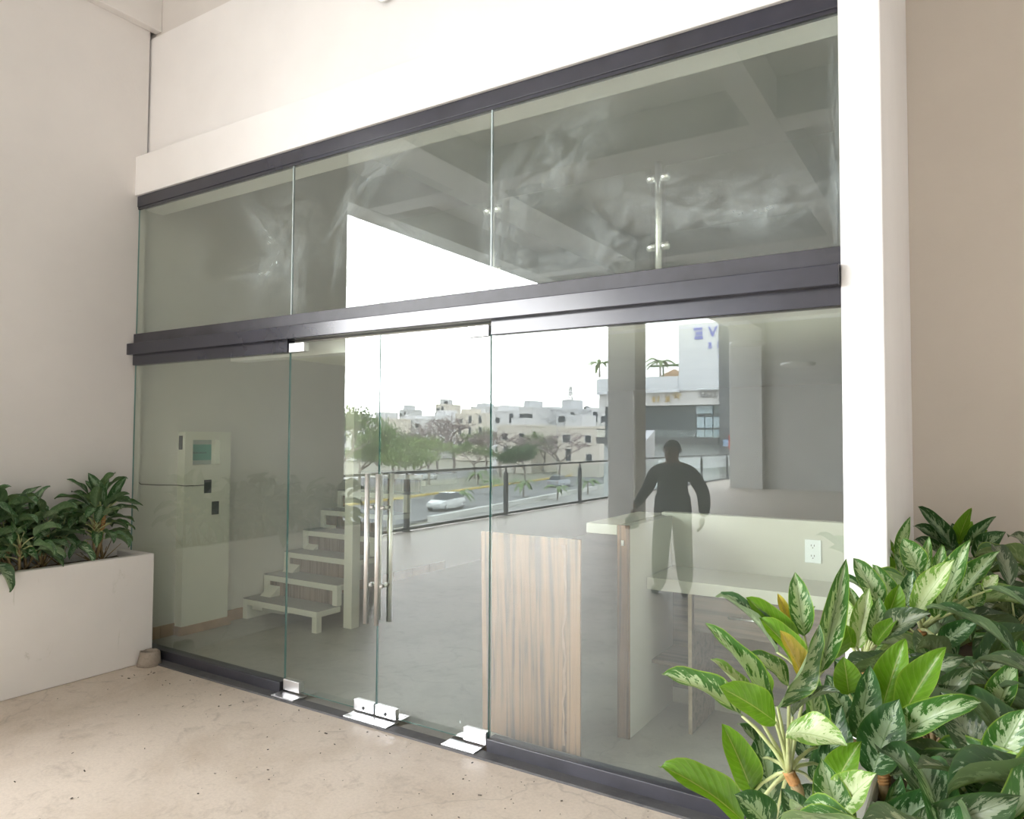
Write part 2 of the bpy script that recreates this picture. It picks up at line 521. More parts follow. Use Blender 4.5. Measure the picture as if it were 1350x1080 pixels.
def pane(name, x0, x1, z0, z1, face, label):
    o = glazing(name, x0, x1, z0, z1, face)
    struct(o); o['label'] = label
    return o
pane('window_1', -5.715, -3.884, 0.06, 2.28, M_glass, 'fixed lower glass pane left of the double door')
pane('window_2', -2.240, -0.455, 0.06, 2.28, M_glass, 'fixed lower glass pane between the double door and the white pilaster')
pane('window_3', -5.715, -3.880, 2.50, 3.57, M_glass_up, 'upper glass pane over the left fixed pane, in the left corner')
pane('window_4', -3.872, -2.254, 2.50, 3.57, M_glass_up, 'upper glass pane over the double door, with white wiping marks')
pane('window_5', -2.246, -0.455, 2.50, 3.57, M_glass_up, 'upper glass pane next to the white pilaster')
seal = MB().box(-3.880, -3.872, G - 0.001, G + 0.011, 2.5, 3.56).box(-2.254, -2.246, G - 0.001, G + 0.011, 2.5, 3.56)
M_sil = plain('clear_silicone', (0.50, 0.60, 0.62), 0.3)
struct(seal.build('trim_14', M_sil))

# ---------------------------------------------------------------- glass doors
def door(name, x0, x1, side, label):
    d = struct(glazing(name, x0, x1, 0.03, 2.325, M_glass))
    d['label'] = label
    hx = x0 if side < 0 else x1               # hinge side
    mx = x1 if side < 0 else x0               # meeting side
    f = 1 if side < 0 else -1
    for (a, z0, z1, ln) in ((hx, 0.028, 0.098, 0.155), (hx, 2.262, 2.325, 0.15), (mx, 0.028, 0.090, 0.165)):
        g = f if a == hx else -f
        xa, xb = sorted((a + g * 0.003, a + g * ln))
        MB().box(xa, xb, G - 0.016, G + 0.028, z0, z1).build('patch_fitting', M_plate, d, bevel=0.003)
    lx = mx - f * 0.028
    lk = MB(); lk.smooth = True
    lk.tube([(mx - f * 0.085, G - 0.020, 0.05), (mx - f * 0.085, G - 0.014, 0.05)], 0.011, 12)
    lk.build('lock', M_darkmetal, d)
    b = MB(); b.smooth = True
    px = mx - f * 0.040
    b.tube([(px, G - 0.055, 0.575), (px, G - 0.055, 1.475)], 0.0155, 16)
    h = b.build('pull_handle', M_chrome, d)
    b = MB(); b.smooth = True
    b.tube([(px, G + 0.067, 0.575), (px, G + 0.067, 1.475)], 0.0155, 16)
    h2 = b.build('pull_handle', M_chrome, d)
    for z in (0.80, 1.27):
        q = MB(); q.smooth = True
        q.tube([(px, G - 0.055, z), (px, G - 0.03, z), (px, G - 0.03, z), (px, G - 0.001, z)], [0.009, 0.009, 0.013, 0.013], 10)
        q.build('standoff', M_chrome, h)
        q = MB(); q.smooth = True
        q.tube([(px, G + 0.067, z), (px, G + 0.04, z), (px, G + 0.04, z), (px, G + 0.013, z)], [0.009, 0.009, 0.013, 0.013], 10)
        q.build('standoff', M_chrome, h2)
    return d
door('door_1', -3.878, -3.069, -1, 'left glass door leaf with long steel pull handle')
door('door_2', -3.062, -2.250, 1, 'right glass door leaf with long steel pull handle')
for i, (a, bx, lab) in enumerate(((-3.885, -3.68, 'steel pivot plate on the floor under the left hinge of the glass doors'),
                              (-2.49, -2.27, 'steel pivot plate on the floor under the right hinge of the glass doors'),
                              (-3.235, -2.89, 'steel strike plate on the floor under the meeting door leaves'))):
    p = MB().box(a, bx, 3.235, 3.36, 0.010, 0.019)
    for sx in (a + 0.02, bx - 0.02):
        p.lathe((sx, 3.25, 0.018), [(0.006, 0), (0.006, 0.003), (0.002, 0.004)], 8)
    tag(p.build('floor_plate', M_plate, bevel=0.002), lab, 'plate')

# ---------------------------------------------------------------- planters
def planter(x0, x1, y0, y1, h, t, label):
    o = thing('planter', label, 'planter', (x0, y0, 0))
    b = MB()
    b.box(x0, x0 + t, y0, y1, 0, h).box(x1 - t, x1, y0, y1, 0, h)
    b.box(x0 + t, x1 - t, y0, y0 + t, 0, h).box(x0 + t, x1 - t, y1 - t, y1, 0, h)
    b.build('planter_wall', M_planter, o, bevel=0.008)
    s = MB()
    n, mm = 6, 24
    vs = []
    for j in range(mm + 1):
        for i in range(n + 1):
            x = x0 + t + (x1 - x0 - 2 * t) * i / n
            y = y0 + t + (y1 - y0 - 2 * t) * j / mm
            vs.append((x, y, h - 0.05 + 0.03 * noise.noise((x * 5, y * 5, 0))))
    s.add(vs, [(j * (n + 1) + i, j * (n + 1) + i + 1, (j + 1) * (n + 1) + i + 1, (j + 1) * (n + 1) + i) for j in range(mm) for i in range(n)])
    s.build('soil', M_soil, o, smooth=True)
    return o
planter(-5.72, -5.255, 1.0, 3.262, 0.808, 0.07, 'low white rendered planter along the left wall, ending at the glass')
planter(-0.30, 0.95, 1.35, 4.86, 0.78, 0.07, 'white rendered planter full of variegated plants right of the pilaster')
st = thing('drain_stub', 'short rough mortar stub at the foot of the left planter corner', 'drain pipe', (-5.19, 3.20, 0))
b = MB(); b.smooth = True
b.lathe((-5.19, 3.20, 0), [(0.088, 0), (0.080, 0.03), (0.074, 0.085), (0.066, 0.10), (0.048, 0.103), (0.045, 0.06), (0.02, 0.06)], 20)
o = b.build('stub', M_stub, st)
random.seed(4)
for vtx in o.data.vertices:
    vtx.co += Vector((random.uniform(-1, 1), random.uniform(-1, 1), random.uniform(-1, 1))) * 0.004
tag(MB().box(-5.66, -5.60, 3.365, 3.40, 0.078, 0.42).build('dark_cover_strip', plain('dark_blue_sheet', (0.02, 0.03, 0.06), 0.5), bevel=0.004), 'dark cover strip inside the glass behind the left planter corner', 'strip')

# wall lamp above the lintel (only its rim reaches into the picture)
wl = thing('wall_lamp', 'small round chrome wall lamp above the white lintel', 'lamp', (-3.12, 3.455, 4.53))
b = MB(); b.smooth = True
b.tube([(-3.12, 3.455, 4.54), (-3.12, 3.40, 4.54)], 0.05, 20)
b.build('base', M_white, wl)
b = MB(); b.smooth = True
ring = [(-3.12 + 0.062 * math.cos(2 * math.pi * k / 24), 3.385, 4.535 + 0.062 * math.sin(2 * math.pi * k / 24)) for k in range(25)]
b.tube(ring, 0.009, 8, False)
b.build('rim', M_chrome, wl)
b = MB(); b.smooth = True
vs = []
b.lathe((0, 0, 0), [(0.055, 0.0), (0.05, 0.018), (0.035, 0.03), (0.01, 0.036)], 20)
b.v = [(-3.12 + x, 3.40 - z, 4.535 + y) for x, y, z in b.v]
b.build('lens', plain('greenish_lamp_glass', (0.25, 0.38, 0.34), 0.08), wl)

# litter on the terrace floor: too many dark crumbs to count
random.seed(11)
b = MB()
for k in range(190):
    x, y = random.uniform(-5.1, -1.0), random.uniform(1.3, 3.2)
    if random.random() < 0.45:
        y = 3.2 - abs(random.gauss(0, 0.35))
    s_ = random.choice([0.002, 0.0025, 0.003, 0.004, 0.006])
    rot = Euler((random.uniform(-.4, .4), random.uniform(-.4, .4), random.uniform(0, 6.3))).to_matrix().to_4x4()
    rot.translation = (x, y, 0.002 + s_ * 0.2)
    b.obox(rot, s_ * random.uniform(1, 3.2), s_, s_ * 0.5)
tag(b.build('floor_crumbs', plain('dark_crumbs', (0.07, 0.06, 0.05), 0.9, 0, 0.5, 40)), 'dark crumbs and chips scattered over the beige terrace floor', 'debris', kind='stuff')

# ---------------------------------------------------------------- inside: pillar with display, cable, stairs
kp = thing('display_pillar', 'pale built-in pillar with a framed teal poster and dark switch plates', 'pillar', (-5.70, 4.02, 0))
x_ = -5.70
b = MB()
y0, y1, zt = 3.79, 4.245, 1.735
ry0, ry1, rz0, rz1 = 3.865, 4.135, 1.445, 1.665
b.box(-5.80, x_, y0, y1, 0.0, rz0).box(-5.80, x_, y0, y1, rz1, zt).box(-5.80, x_, y0, ry0, rz0, rz1).box(-5.80, x_, ry1, y1, rz0, rz1)
b.box(-5.80, x_ - 0.07, ry0, ry1, rz0, rz1)
b.build('body', M_in, kp)
def poster_mat():
    mt, t, bs = base_mat('teal_poster')
    v = coord(t, (1, 1, 1), 'Generated')
    s2 = N(t, 'ShaderNodeSeparateXYZ')
    t.links.new(v, s2.inputs[0])
    band = ramp(t, s2.outputs['Z'], [(0.0, (0.42, 0.50, 0.48)), (0.16, (0.45, 0.52, 0.5)), (0.18, (0.10, 0.36, 0.30)), (0.80, (0.13, 0.42, 0.35)), (0.83, (0.45, 0.52, 0.5))])
    t.links.new(band, bs.inputs['Base Color'])
    bs.inputs['Roughness'].default_value = 0.3
    return mt
MB().box(x_ - 0.068, x_ - 0.062, ry0, ry0 + 0.225, rz0 + 0.002, rz1 - 0.002).build('poster', poster_mat(), kp)
b = MB()                                       # the line of small unreadable print across the poster
random.seed(3)
yy = ry0 + 0.012
while yy < ry0 + 0.17:
    hgt = random.choice([0.006, 0.009, 0.012])
    b.box(x_ - 0.062, x_ - 0.0605, yy, yy + random.uniform(0.003, 0.006), 1.545, 1.545 + hgt)
    yy += random.uniform(0.007, 0.011)
b.build('print', M_plastic_d, kp)
for (a, z) in ((4.015, 1.255), (4.095, 1.06)):
    MB().box(x_, x_ + 0.008, a - 0.035, a + 0.035, z - 0.058, z + 0.058).build('switch_plate', M_plastic_d, kp, bevel=0.002)
MB().box(-5.78, -5.735, y0 - 0.008, y0, 1.58, 1.70).build('switch_plate', M_plastic_d, kp, bevel=0.002)
MB().box(x_, x_ + 0.012, y0 - 0.0, y1 + 0.03, 0, 0.075).box(-5.785, x_ + 0.012, y0 - 0.012, y0, 0, 0.075).build('tile', M_tile, kp, bevel=0.002)
b = MB(); b.smooth = True
b.tube([(-5.785, 3.405, 2.25), (-5.785, 3.41, 1.9), (-5.785, 3.408, 1.45), (-5.785, 3.42, 1.335), (-5.78, 3.45, 1.30), (-5.78, 3.60, 1.285), (-5.76, 3.77, 1.275), (-5.70, 3.78, 1.272), (-5.692, 3.80, 1.27), (-5.695, 3.9, 1.268), (-5.69, 3.985, 1.268)], 0.0035, 6)
tag(b.build('wire', M_hole), 'thin black wire running along the inside wall to the pillar switch', 'wire')

sc_ = thing('staircase', 'pale concrete staircase with striped wood risers behind the left glass', 'staircase', (-5.2, 4.47, 0))
XL, XR, Y0, RIS, GO = -5.78, -4.80, 4.47, 0.187, 0.236
M_tread = concrete('grey_tread', (0.35, 0.35, 0.34), (0.28, 0.28, 0.27), (0.2, 0.2, 0.2), 0.5, 3, False)
for k in range(6):
    y, z = Y0 + k * GO, RIS * (k + 1)
    b = MB()
    b.box(XL, XR, y, y + 0.045, z - 0.055, z - 0.004).box(XL, XL + 0.06, y, y + GO + 0.045, z - RIS, z - 0.055)
    b.box(XR - 0.06, XR, y, y + 0.06, z - RIS if k == 0 else z - RIS + 0.0, z - 0.055)
    b.box(XR - 0.06, XR, y + 0.045, y + GO + 0.045, z - 0.055, z - 0.004)
    b.build('step_frame', M_in, sc_, bevel=0.003)
    MB().box(XL + 0.002, XR - 0.002, y + 0.002, y + GO + 0.04, z - 0.004, z + 0.003).build('tread', M_tread, sc_)
    if k:
        MB().box(XL + 0.06, XR - 0.06, y + 0.025, y + 0.04, z - RIS + 0.003, z - 0.055).build('riser', M_riser, sc_)
yl0, zl = Y0 + 6 * GO, RIS * 7
b = MB()
b.box(XL, XR, yl0, yl0 + 0.045, zl - 0.055, zl - 0.004).box(XL, XL + 0.06, yl0, yl0 + 0.6, zl - RIS, zl - 0.055).box(XR - 0.06, XR, yl0 + 0.045, yl0 + 0.6, zl - 0.12, zl - 0.004)
b.build('step_frame', M_in, sc_, bevel=0.003)
MB().box(XL + 0.002, XR - 0.002, yl0 + 0.002, yl0 + 0.6, zl - 0.004, zl + 0.003).build('landing', M_tread, sc_)
MB().box(XL + 0.06, XR - 0.06, yl0 + 0.025, yl0 + 0.04, zl - RIS + 0.003, zl - 0.055).build('riser', M_riser, sc_)
b = MB()
b.prism([(Y0 + 0.3, 0.0), (Y0 + 0.5, 0.0), (Y0 + 6 * GO, 1.0), (Y0 + 6 * GO, 1.10), (Y0 + 0.06, 0.13), (Y0 + 0.06, 0.08)], 'x', XL + 0.06, XL + 0.2)
b.build('stringer', M_in, sc_)

# upper railing of the mezzanine
rl = thing('mezzanine_railing', 'steel post and glass railing on the upper floor behind the top panes', 'railing', (-1.5, 3.9, 2.60))
pxs = [at(868, 285, 3.9).x, at(650, 281, 3.9).x]
pxs.append(2 * pxs[1] - pxs[0])
for x in pxs:
    b = MB(); b.smooth = True
    b.tube([(x, 3.9, 2.49), (x, 3.9, 3.268)], 0.019, 14)
    b.lathe((x, 3.9, 2.49), [(0.045, 0), (0.045, 0.008), (0.02, 0.012)], 16)
    p = b.build('post', M_chrome, rl)
    for z in (2.785, 3.18):
        for sgn in (-1, 1):
            q = MB(); q.smooth = True
            q.tube([(x + sgn * 0.018, 3.9, z), (x + sgn * 0.035, 3.9, z), (x + sgn * 0.060, 3.9, z), (x + sgn * 0.068, 3.9, z)], [0.022, 0.024, 0.024, 0.012], 12)
            q.build('glass_clamp', M_plate, p)
for a, c_ in ((pxs[1], pxs[0]), (pxs[2], pxs[1]), (pxs[0], -0.38)):
    g = glazing('glass_panel', a + 0.045, c_ - 0.045, 2.67, 3.24, glass_face('rail_pane', 0.02, (0.97, 0.985, 0.97), 0.0), rl, 3.894, 3.904, M_clear)

# ---------------------------------------------------------------- inside: counter, desk, loose boards
ct = thing('reception_counter', 'L-shaped pale counter with a wood-edged end panel behind the glass', 'counter', (-1.69, 4.2, 0))
MB().box(-1.732, -1.660, 3.885, 3.905, 0, 1.20).build('end_panel', M_zebra, ct, bevel=0.002)
MB().box(-1.725, -1.662, 3.905, 4.62, 0, 1.195).build('side_wall', M_ctr, ct)
MB().box(-1.735, -0.37, 4.60, 4.68, 0, 1.215).build('front_wall', M_ctr, ct, bevel=0.003)
MB().box(-1.93, -1.733, 3.885, 4.68, 1.143, 1.20).build('bar_top', M_ctr, ct, bevel=0.003)
MB().box(-1.775, -1.733, 4.0, 4.62, 0.25, 0.85).build('wood_cladding', M_zebra, ct)
MB().box(-1.704, -1.690, 3.878, 3.886, 1.085, 1.115).build('bracket', M_chrome, ct)
dk = thing('desk', 'desk with pale top, striped wood drawer and side panels behind the plants', 'desk', (-1.0, 4.3, 0))
MB().box(-1.655, -0.37, 4.14, 4.598, 0.80, 0.872).build('desk_top', M_ctr, dk, bevel=0.003)
dw = MB().box(-1.375, -0.42, 4.165, 4.19, 0.585, 0.793).build('drawer', M_zebra_x, dk, bevel=0.002)
b = MB(); b.smooth = True
b.tube([(-1.17, 4.14, 0.695), (-0.75, 4.14, 0.695)], 0.006, 8)
b.tube([(-1.10, 4.14, 0.695), (-1.10, 4.168, 0.695)], 0.005, 8)
b.tube([(-0.82, 4.14, 0.695), (-0.82, 4.168, 0.695)], 0.005, 8)
b.build('handle', M_plate, dw)
b = MB().box(-1.405, -1.385, 4.155, 4.59, 0, 0.80)
b.k = 1
b.box(-1.4055, -1.3845, 4.150, 4.155, 0, 0.80)
b.build('side_panel', [M_zebra_x, M_raw], dk)
MB().box(-1.655, -1.407, 4.22, 4.59, 0.345, 0.365).build('shelf', M_zebra_x, dk)
MB().box(-1.655, -0.40, 4.585, 4.598, 0.10, 0.80).build('back_panel', M_zebra_x, dk)
MB().box(-0.42, -0.40, 4.155, 4.59, 0, 0.80).build('side_panel', M_zebra_x, dk)

oc = at(1072, 727, 4.60)
ot = thing('power_outlet', 'white double power outlet on the pale counter wall behind the glass', 'outlet', (oc.x, 4.60, oc.z))
MB().box(oc.x - 0.045, oc.x + 0.045, 4.592, 4.60, oc.z - 0.068, oc.z + 0.068).build('cover_plate', M_plastic_w, ot, bevel=0.003)
for dz in (-0.03, 0.03):
    s = MB(); s.smooth = False
    pts = [(oc.x + 0.021 * math.cos(a * math.pi / 8) , oc.z + dz + 0.019 * math.sin(a * math.pi / 8)) for a in range(16)]
    s.prism(pts, 'y', 4.589, 4.592)
    so_ = s.build('socket', M_plastic_w, ot)
    q = MB()
    q.box(oc.x - 0.010, oc.x - 0.0065, 4.588, 4.5895, oc.z + dz, oc.z + dz + 0.010).box(oc.x + 0.0065, oc.x + 0.010, 4.588, 4.5895, oc.z + dz, oc.z + dz + 0.010)
    q.box(oc.x - 0.003, oc.x + 0.003, 4.588, 4.5895, oc.z + dz - 0.011, oc.z + dz - 0.006)
    q.build('slot', M_plastic_d, so_)

def lean(name, pl, pr_, tl, tr_, t, mat_, label):      # a board standing on the floor, leaning towards the glass
    b = MB()
    n = ((Vector(pr_) - Vector(pl)).cross(Vector(tl) - Vector(pl))).normalized()
    if n.y < 0:
        n = -n
    q = [Vector(p) for p in (pl, pr_, tr_, tl)]
    b.add(q + [p + n * t for p in q], [(0, 1, 2, 3), (7, 6, 5, 4), (0, 4, 5, 1), (1, 5, 6, 2), (2, 6, 7, 3), (3, 7, 4, 0)])
    return tag(b.build(name, mat_, bevel=0.001), label, 'board')
lean('loose_board', (-2.44, 3.565, 0.002), (-1.855, 3.500, 0.002), (-2.44, 3.565 - 0.03, 1.150), (-1.855, 3.47, 1.158), 0.018, M_zebra,
     'wide striped wood panel standing on edge just inside the glass')
ws = thing('loose_board', 'narrow striped wood strip with peeled glue marks beside the wide panel', 'board', (-1.80, 3.47, 0))
b = MB()
b.add([(-1.875, 3.452, 0.001), (-1.742, 3.44, 0.001), (-1.742, 3.44, 1.165), (-1.875, 3.452, 1.165), (-1.875, 3.464, 0.001), (-1.742, 3.452, 0.001), (-1.742, 3.452, 1.165), (-1.875, 3.464, 1.165)],
      [(0, 1, 2, 3), (7, 6, 5, 4), (0, 4, 5, 1), (1, 5, 6, 2), (2, 6, 7, 3), (3, 7, 4, 0)])
b.build('strip', M_zebra, ws)
b = MB()
random.seed(5)
pl_ = []
for k in range(15):
    z = 1.13 - k * 0.075
    pl_.append((-1.835 + random.uniform(-0.010, 0.012), z))
for k in range(14, -1, -1):
    pl_.append((pl_[k][0] - 0.010 - random.uniform(0, 0.012) - (0.02 if k == 0 else 0), pl_[k][1]))
for k in range(14):
    a, c_, d, e = pl_[k], pl_[k + 1], pl_[28 - k], pl_[29 - k]
    f = lambda p: (p[0], 3.452 - (p[0] + 1.875) * 0.0902 - 0.002, p[1])
    f2 = lambda p: (p[0], 3.452 - (p[0] + 1.875) * 0.0902 + 0.0005, p[1])
    b.add([f(a), f(c_), f(d), f(e), f2(a), f2(c_), f2(d), f2(e)], [(0, 1, 2, 3), (7, 6, 5, 4), (0, 4, 5, 1), (1, 5, 6, 2), (2, 6, 7, 3), (3, 7, 4, 0)])
b.build('glue_mark', plain('dried_glue', (0.25, 0.16, 0.12), 0.6, 0, 0.2, 25), ws)

# ---------------------------------------------------------------- plants: every leaf its own part
def leaf_mat(name, edge, silver, rib, amount, under, trans=0.25, rimc=(0.30, 0.46, 0.06)):
    mt = bpy.data.materials.new(name)
    mt.use_nodes = True
    t = mt.node_tree
    b = t.nodes['Principled BSDF']
    out = t.nodes['Material Output']
    uv = N(t, 'ShaderNodeUVMap')
    s2 = N(t, 'ShaderNodeSeparateXYZ')
    t.links.new(uv.outputs[0], s2.inputs[0])
    u = math_(t, 'ABSOLUTE', math_(t, 'SUBTRACT', s2.outputs['X'], 0.5))      # 0 at the rib, 0.5 at the rim
    oi = N(t, 'ShaderNodeObjectInfo')
    mp = N(t, 'ShaderNodeMapping')
    mp.inputs['Scale'].default_value = (1.0, 2.6, 1)
    cb = N(t, 'ShaderNodeCombineXYZ')
    t.links.new(math_(t, 'MULTIPLY', oi.outputs['Random'], 37.0), cb.inputs[0])
    t.links.new(math_(t, 'MULTIPLY', oi.outputs['Random'], 11.0), cb.inputs[1])
    # shear the pattern along the side veins
    sh = N(t, 'ShaderNodeCombineXYZ')
    t.links.new(s2.outputs['X'], sh.inputs[0])
    t.links.new(math_(t, 'SUBTRACT', s2.outputs['Y'], math_(t, 'MULTIPLY', u, 0.55)), sh.inputs[1])
    t.links.new(sh.outputs[0], mp.inputs[0])
    t.links.new(cb.outputs[0], mp.inputs['Location'])
    n1 = nz(t, mp.outputs[0], 4.2, 6, 0.68, 0.5)
    zone = math_(t, 'SUBTRACT', 0.33, u)
    tipf = math_(t, 'MULTIPLY', math_(t, 'ABSOLUTE', math_(t, 'SUBTRACT', s2.outputs['Y'], 0.45)), 0.22)
    val = math_(t, 'SUBTRACT', math_(t, 'ADD', math_(t, 'MULTIPLY', zone, 0.95), math_(t, 'MULTIPLY', n1, 1.9)), tipf)
    patch = ramp(t, math_(t, 'MULTIPLY', val, 0.5), [(0.525 - amount * 0.5, (0, 0, 0)), (0.538 - amount * 0.5, (1, 1, 1))])
    var = ramp(t, n1, [(0.3, tuple(x * 0.82 for x in edge)), (0.75, tuple(x * 1.2 for x in edge))])
    col = mixc(t, patch, var, silver)
    rim = ramp(t, u, [(0.455, (0, 0, 0)), (0.485, (0.8,) * 3)])  # lime default paints the glow of backlit leaf edges into the colour
    col = mixc(t, rim, col, rimc)
    ribf = ramp(t, u, [(0.010, (1, 1, 1)), (0.022, (0, 0, 0))])
    col = mixc(t, math_(t, 'MULTIPLY', ribf, 0.75), col, rib)
    wv = N(t, 'ShaderNodeTexWave', wave_type='BANDS', bands_direction='Y')
    wv.inputs['Scale'].default_value = 3.2
    wv.inputs['Distortion'].default_value = 0.6
    t.links.new(sh.outputs[0], wv.inputs['Vector'])
    vein = ramp(t, wv.outputs['Fac'], [(0.90, (0, 0, 0)), (1.0, (0.16,) * 3)])
    col = mixc(t, vein, col, rib)
    hs = N(t, 'ShaderNodeHueSaturation')
    t.links.new(col, hs.inputs['Color'])
    t.links.new(math_(t, 'ADD', 0.80, math_(t, 'MULTIPLY', oi.outputs['Random'], 0.4)), hs.inputs['Value'])
    geo = N(t, 'ShaderNodeNewGeometry')
    col = mixc(t, geo.outputs['Backfacing'], hs.outputs[0], mixc(t, 0.6, hs.outputs[0], under))
    t.links.new(col, b.inputs['Base Color'])
    b.inputs['Roughness'].default_value = 0.32
    b.inputs['Specular IOR Level'].default_value = 0.6
    bump(t, b, math_(t, 'ADD', wv.outputs['Fac'], ribf), 0.25, 0.002)
    tl = N(t, 'ShaderNodeBsdfTranslucent')
    t.links.new(mixc(t, 1.0, col, (0.95, 1.0, 0.35), 'MULTIPLY'), tl.inputs[0])
    mx = N(t, 'ShaderNodeMixShader')
    mx.inputs[0].default_value = trans
    t.links.new(b.outputs[0], mx.inputs[1])
    t.links.new(tl.outputs[0], mx.inputs[2])
    t.links.new(mx.outputs[0], out.inputs[0])
    return mt
L_var = leaf_mat('variegated_leaf', (0.065, 0.19, 0.035), (0.46, 0.58, 0.36), (0.20, 0.34, 0.12), 0.06, (0.32, 0.42, 0.22), 0.28)
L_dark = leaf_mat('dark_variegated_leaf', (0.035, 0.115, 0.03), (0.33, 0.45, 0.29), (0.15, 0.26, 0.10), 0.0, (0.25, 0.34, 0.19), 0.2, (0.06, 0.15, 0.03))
L_plain = leaf_mat('plain_green_leaf', (0.17, 0.37, 0.025), (0.20, 0.40, 0.04), (0.52, 0.60, 0.20), -0.3, (0.22, 0.40, 0.06), 0.35)
L_pale = leaf_mat('pale_leaf', (0.20, 0.38, 0.07), (0.55, 0.64, 0.38), (0.36, 0.48, 0.2), 0.14, (0.40, 0.50, 0.25))
L_yellow = leaf_mat('yellowed_leaf', (0.50, 0.42, 0.05), (0.62, 0.48, 0.10), (0.6, 0.55, 0.25), 0.0, (0.55, 0.42, 0.10))
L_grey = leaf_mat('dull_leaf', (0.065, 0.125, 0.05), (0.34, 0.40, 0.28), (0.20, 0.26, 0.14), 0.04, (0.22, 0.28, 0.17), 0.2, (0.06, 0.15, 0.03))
L_left = leaf_mat('left_planter_leaf', (0.045, 0.13, 0.04), (0.22, 0.34, 0.20), (0.15, 0.25, 0.10), 0.05, (0.14, 0.22, 0.11), 0.2, (0.06, 0.15, 0.03))  # darker, less silvery leaf for the left planter
M_pet = plain('pale_petiole', (0.50, 0.55, 0.26), 0.4, 0, 0.15, 30)
M_stalk = plain('brown_stalk', (0.33, 0.24, 0.12), 0.7, 0, 0.35, 60)
M_ringed = plain('orange_leaf_scars', (0.52, 0.27, 0.10), 0.7, 0, 0.35, 45)

_leafs = {}
def leaf_mesh(bend, curl, fold, mat_):
    """unit leaf: base at the origin, tip at (0,1,0), upper face +z; arched by `bend`, tip hooked by `curl`"""
    key = (bend, curl, fold, mat_.name)
    if key in _leafs:
        return _leafs[key]
    nu, nv = 6, 14
    pts = []
    ang, y, z = bend / 2, 0.0, 0.0
    spine = []
    for j in range(nv + 1):
        v = j / nv
        spine.append((y, z, ang))
        y += math.cos(ang) / nv
        z += math.sin(ang) / nv
        ang -= bend / nv + (curl / nv * 7.0 if v > 0.80 else 0)
    ex, ez = spine[-1][0], spine[-1][1]
    L = math.hypot(ex, ez)
    ca, sa = ex / L, ez / L
    vs, uvs = [], []
    for j, (y, z, a) in enumerate(spine):
        v = j / nv
        wd = 0.5 * (max(v, 0.0) ** 0.68) * ((1 - v) ** 0.80) / 0.365
        if v > 0.86:
            wd *= 0.80
        wd = max(wd, 0.004)
        for i in range(nu + 1):
            u = 2 * i / nu - 1
            lift = fold * abs(u) * wd * 0.9 + 0.032 * math.sin(v * 12 + 1.9 * (u > 0) + bend * 3) * u * u
            xx = u * wd
            yy = y - math.sin(a) * lift
            zz = z + math.cos(a) * lift
            vs.append((xx, (yy * ca + zz * sa) / L, (-yy * sa + zz * ca) / L))
            uvs.append((0.5 + u / 2, v))
    fs = [(j * (nu + 1) + i, j * (nu + 1) + i + 1, (j + 1) * (nu + 1) + i + 1, (j + 1) * (nu + 1) + i) for j in range(nv) for i in range(nu)]
    me = bpy.data.meshes.new('leaf')
    me.from_pydata(vs, [], fs)
    ul = me.uv_layers.new()
    for lp in me.loops:
        ul.data[lp.index].uv = uvs[lp.vertex_index]
    for p in me.polygons:
        p.use_smooth = True
    me.materials.append(mat_)
    _leafs[key] = me
    return me

def leaf(plant, base, tip, face, width, mat_, bend=0.7, curl=0.5, fold=0.35):
    base, tip = Vector(base), Vector(tip)
    d = tip - base
    L = d.length
    yax = d / L
    zax = (face - yax * face.dot(yax)).normalized()
    xax = yax.cross(zax)
    width *= 0.86
    mw = Matrix((xax * width, yax * L, zax * L)).transposed().to_4x4()
    o = bpy.data.objects.new('leaf', leaf_mesh(bend, curl, fold, mat_))
    C.objects.link(o)
    o.parent = plant
    mw.translation = base - wloc(plant)
    o.matrix_basis = mw
    return o

def petiole(b, a, c_, r=0.0045):
    a, c_ = Vector(a), Vector(c_)
    mid = (a + c_) / 2 + Vector((0, 0, 0.02))
    b.k = 0
    b.tube([a, a.lerp(mid, 0.6), mid.lerp(c_, 0.4), c_], [r * 1.7, r * 1.2, r, r * 0.8], 6)

UP = Vector((0, 0, 1))
def hero_plant(name, label, soil, nodes, leaves, group, mats=None):
    """leaves: (base px, base py, tip px, tip py, y of base, y of tip, width, roll, material, bend, curl)"""
    o = thing(name, label, 'plant', soil, group)
    st = MB(); st.smooth = True
    st.k = 1
    n0 = Vector(soil)
    st.tube([n0] + [Vector(q) for q in nodes], [0.016] + [0.014] * len(nodes), 8)
    top = Vector(nodes[-1])
    for k in range(7):                         # old leaf scars near the top of the stalk
        p = top.lerp(Vector(nodes[-2]) if len(nodes) > 1 else n0, k * 0.09)
        st.k = 2
        st.tube([p, p + Vector((0.002, 0, -0.008))], [0.0165, 0.0155], 8)
    for (bx, by, tx, ty_, yb, yt, wd, roll, mt_, bend, curl) in leaves:
        bp, tp = (at(bx, by, yb), at(tx, ty_, yt)) if yb > 0 else (atx(bx, by, yb), atx(tx, ty_, yt))
        mid = (bp + tp) / 2
        face = ((EYE - mid).normalized() * 0.75 + UP * 0.45).normalized()
        face = Matrix.Rotation(math.radians(roll), 3, (tp - bp).normalized()) @ face
        leaf(o, bp, tp, face, wd, mt_, bend, curl)
        petiole(st, top, bp)
    st.build('stem', [M_pet, M_stalk, M_ringed], o)
    return o

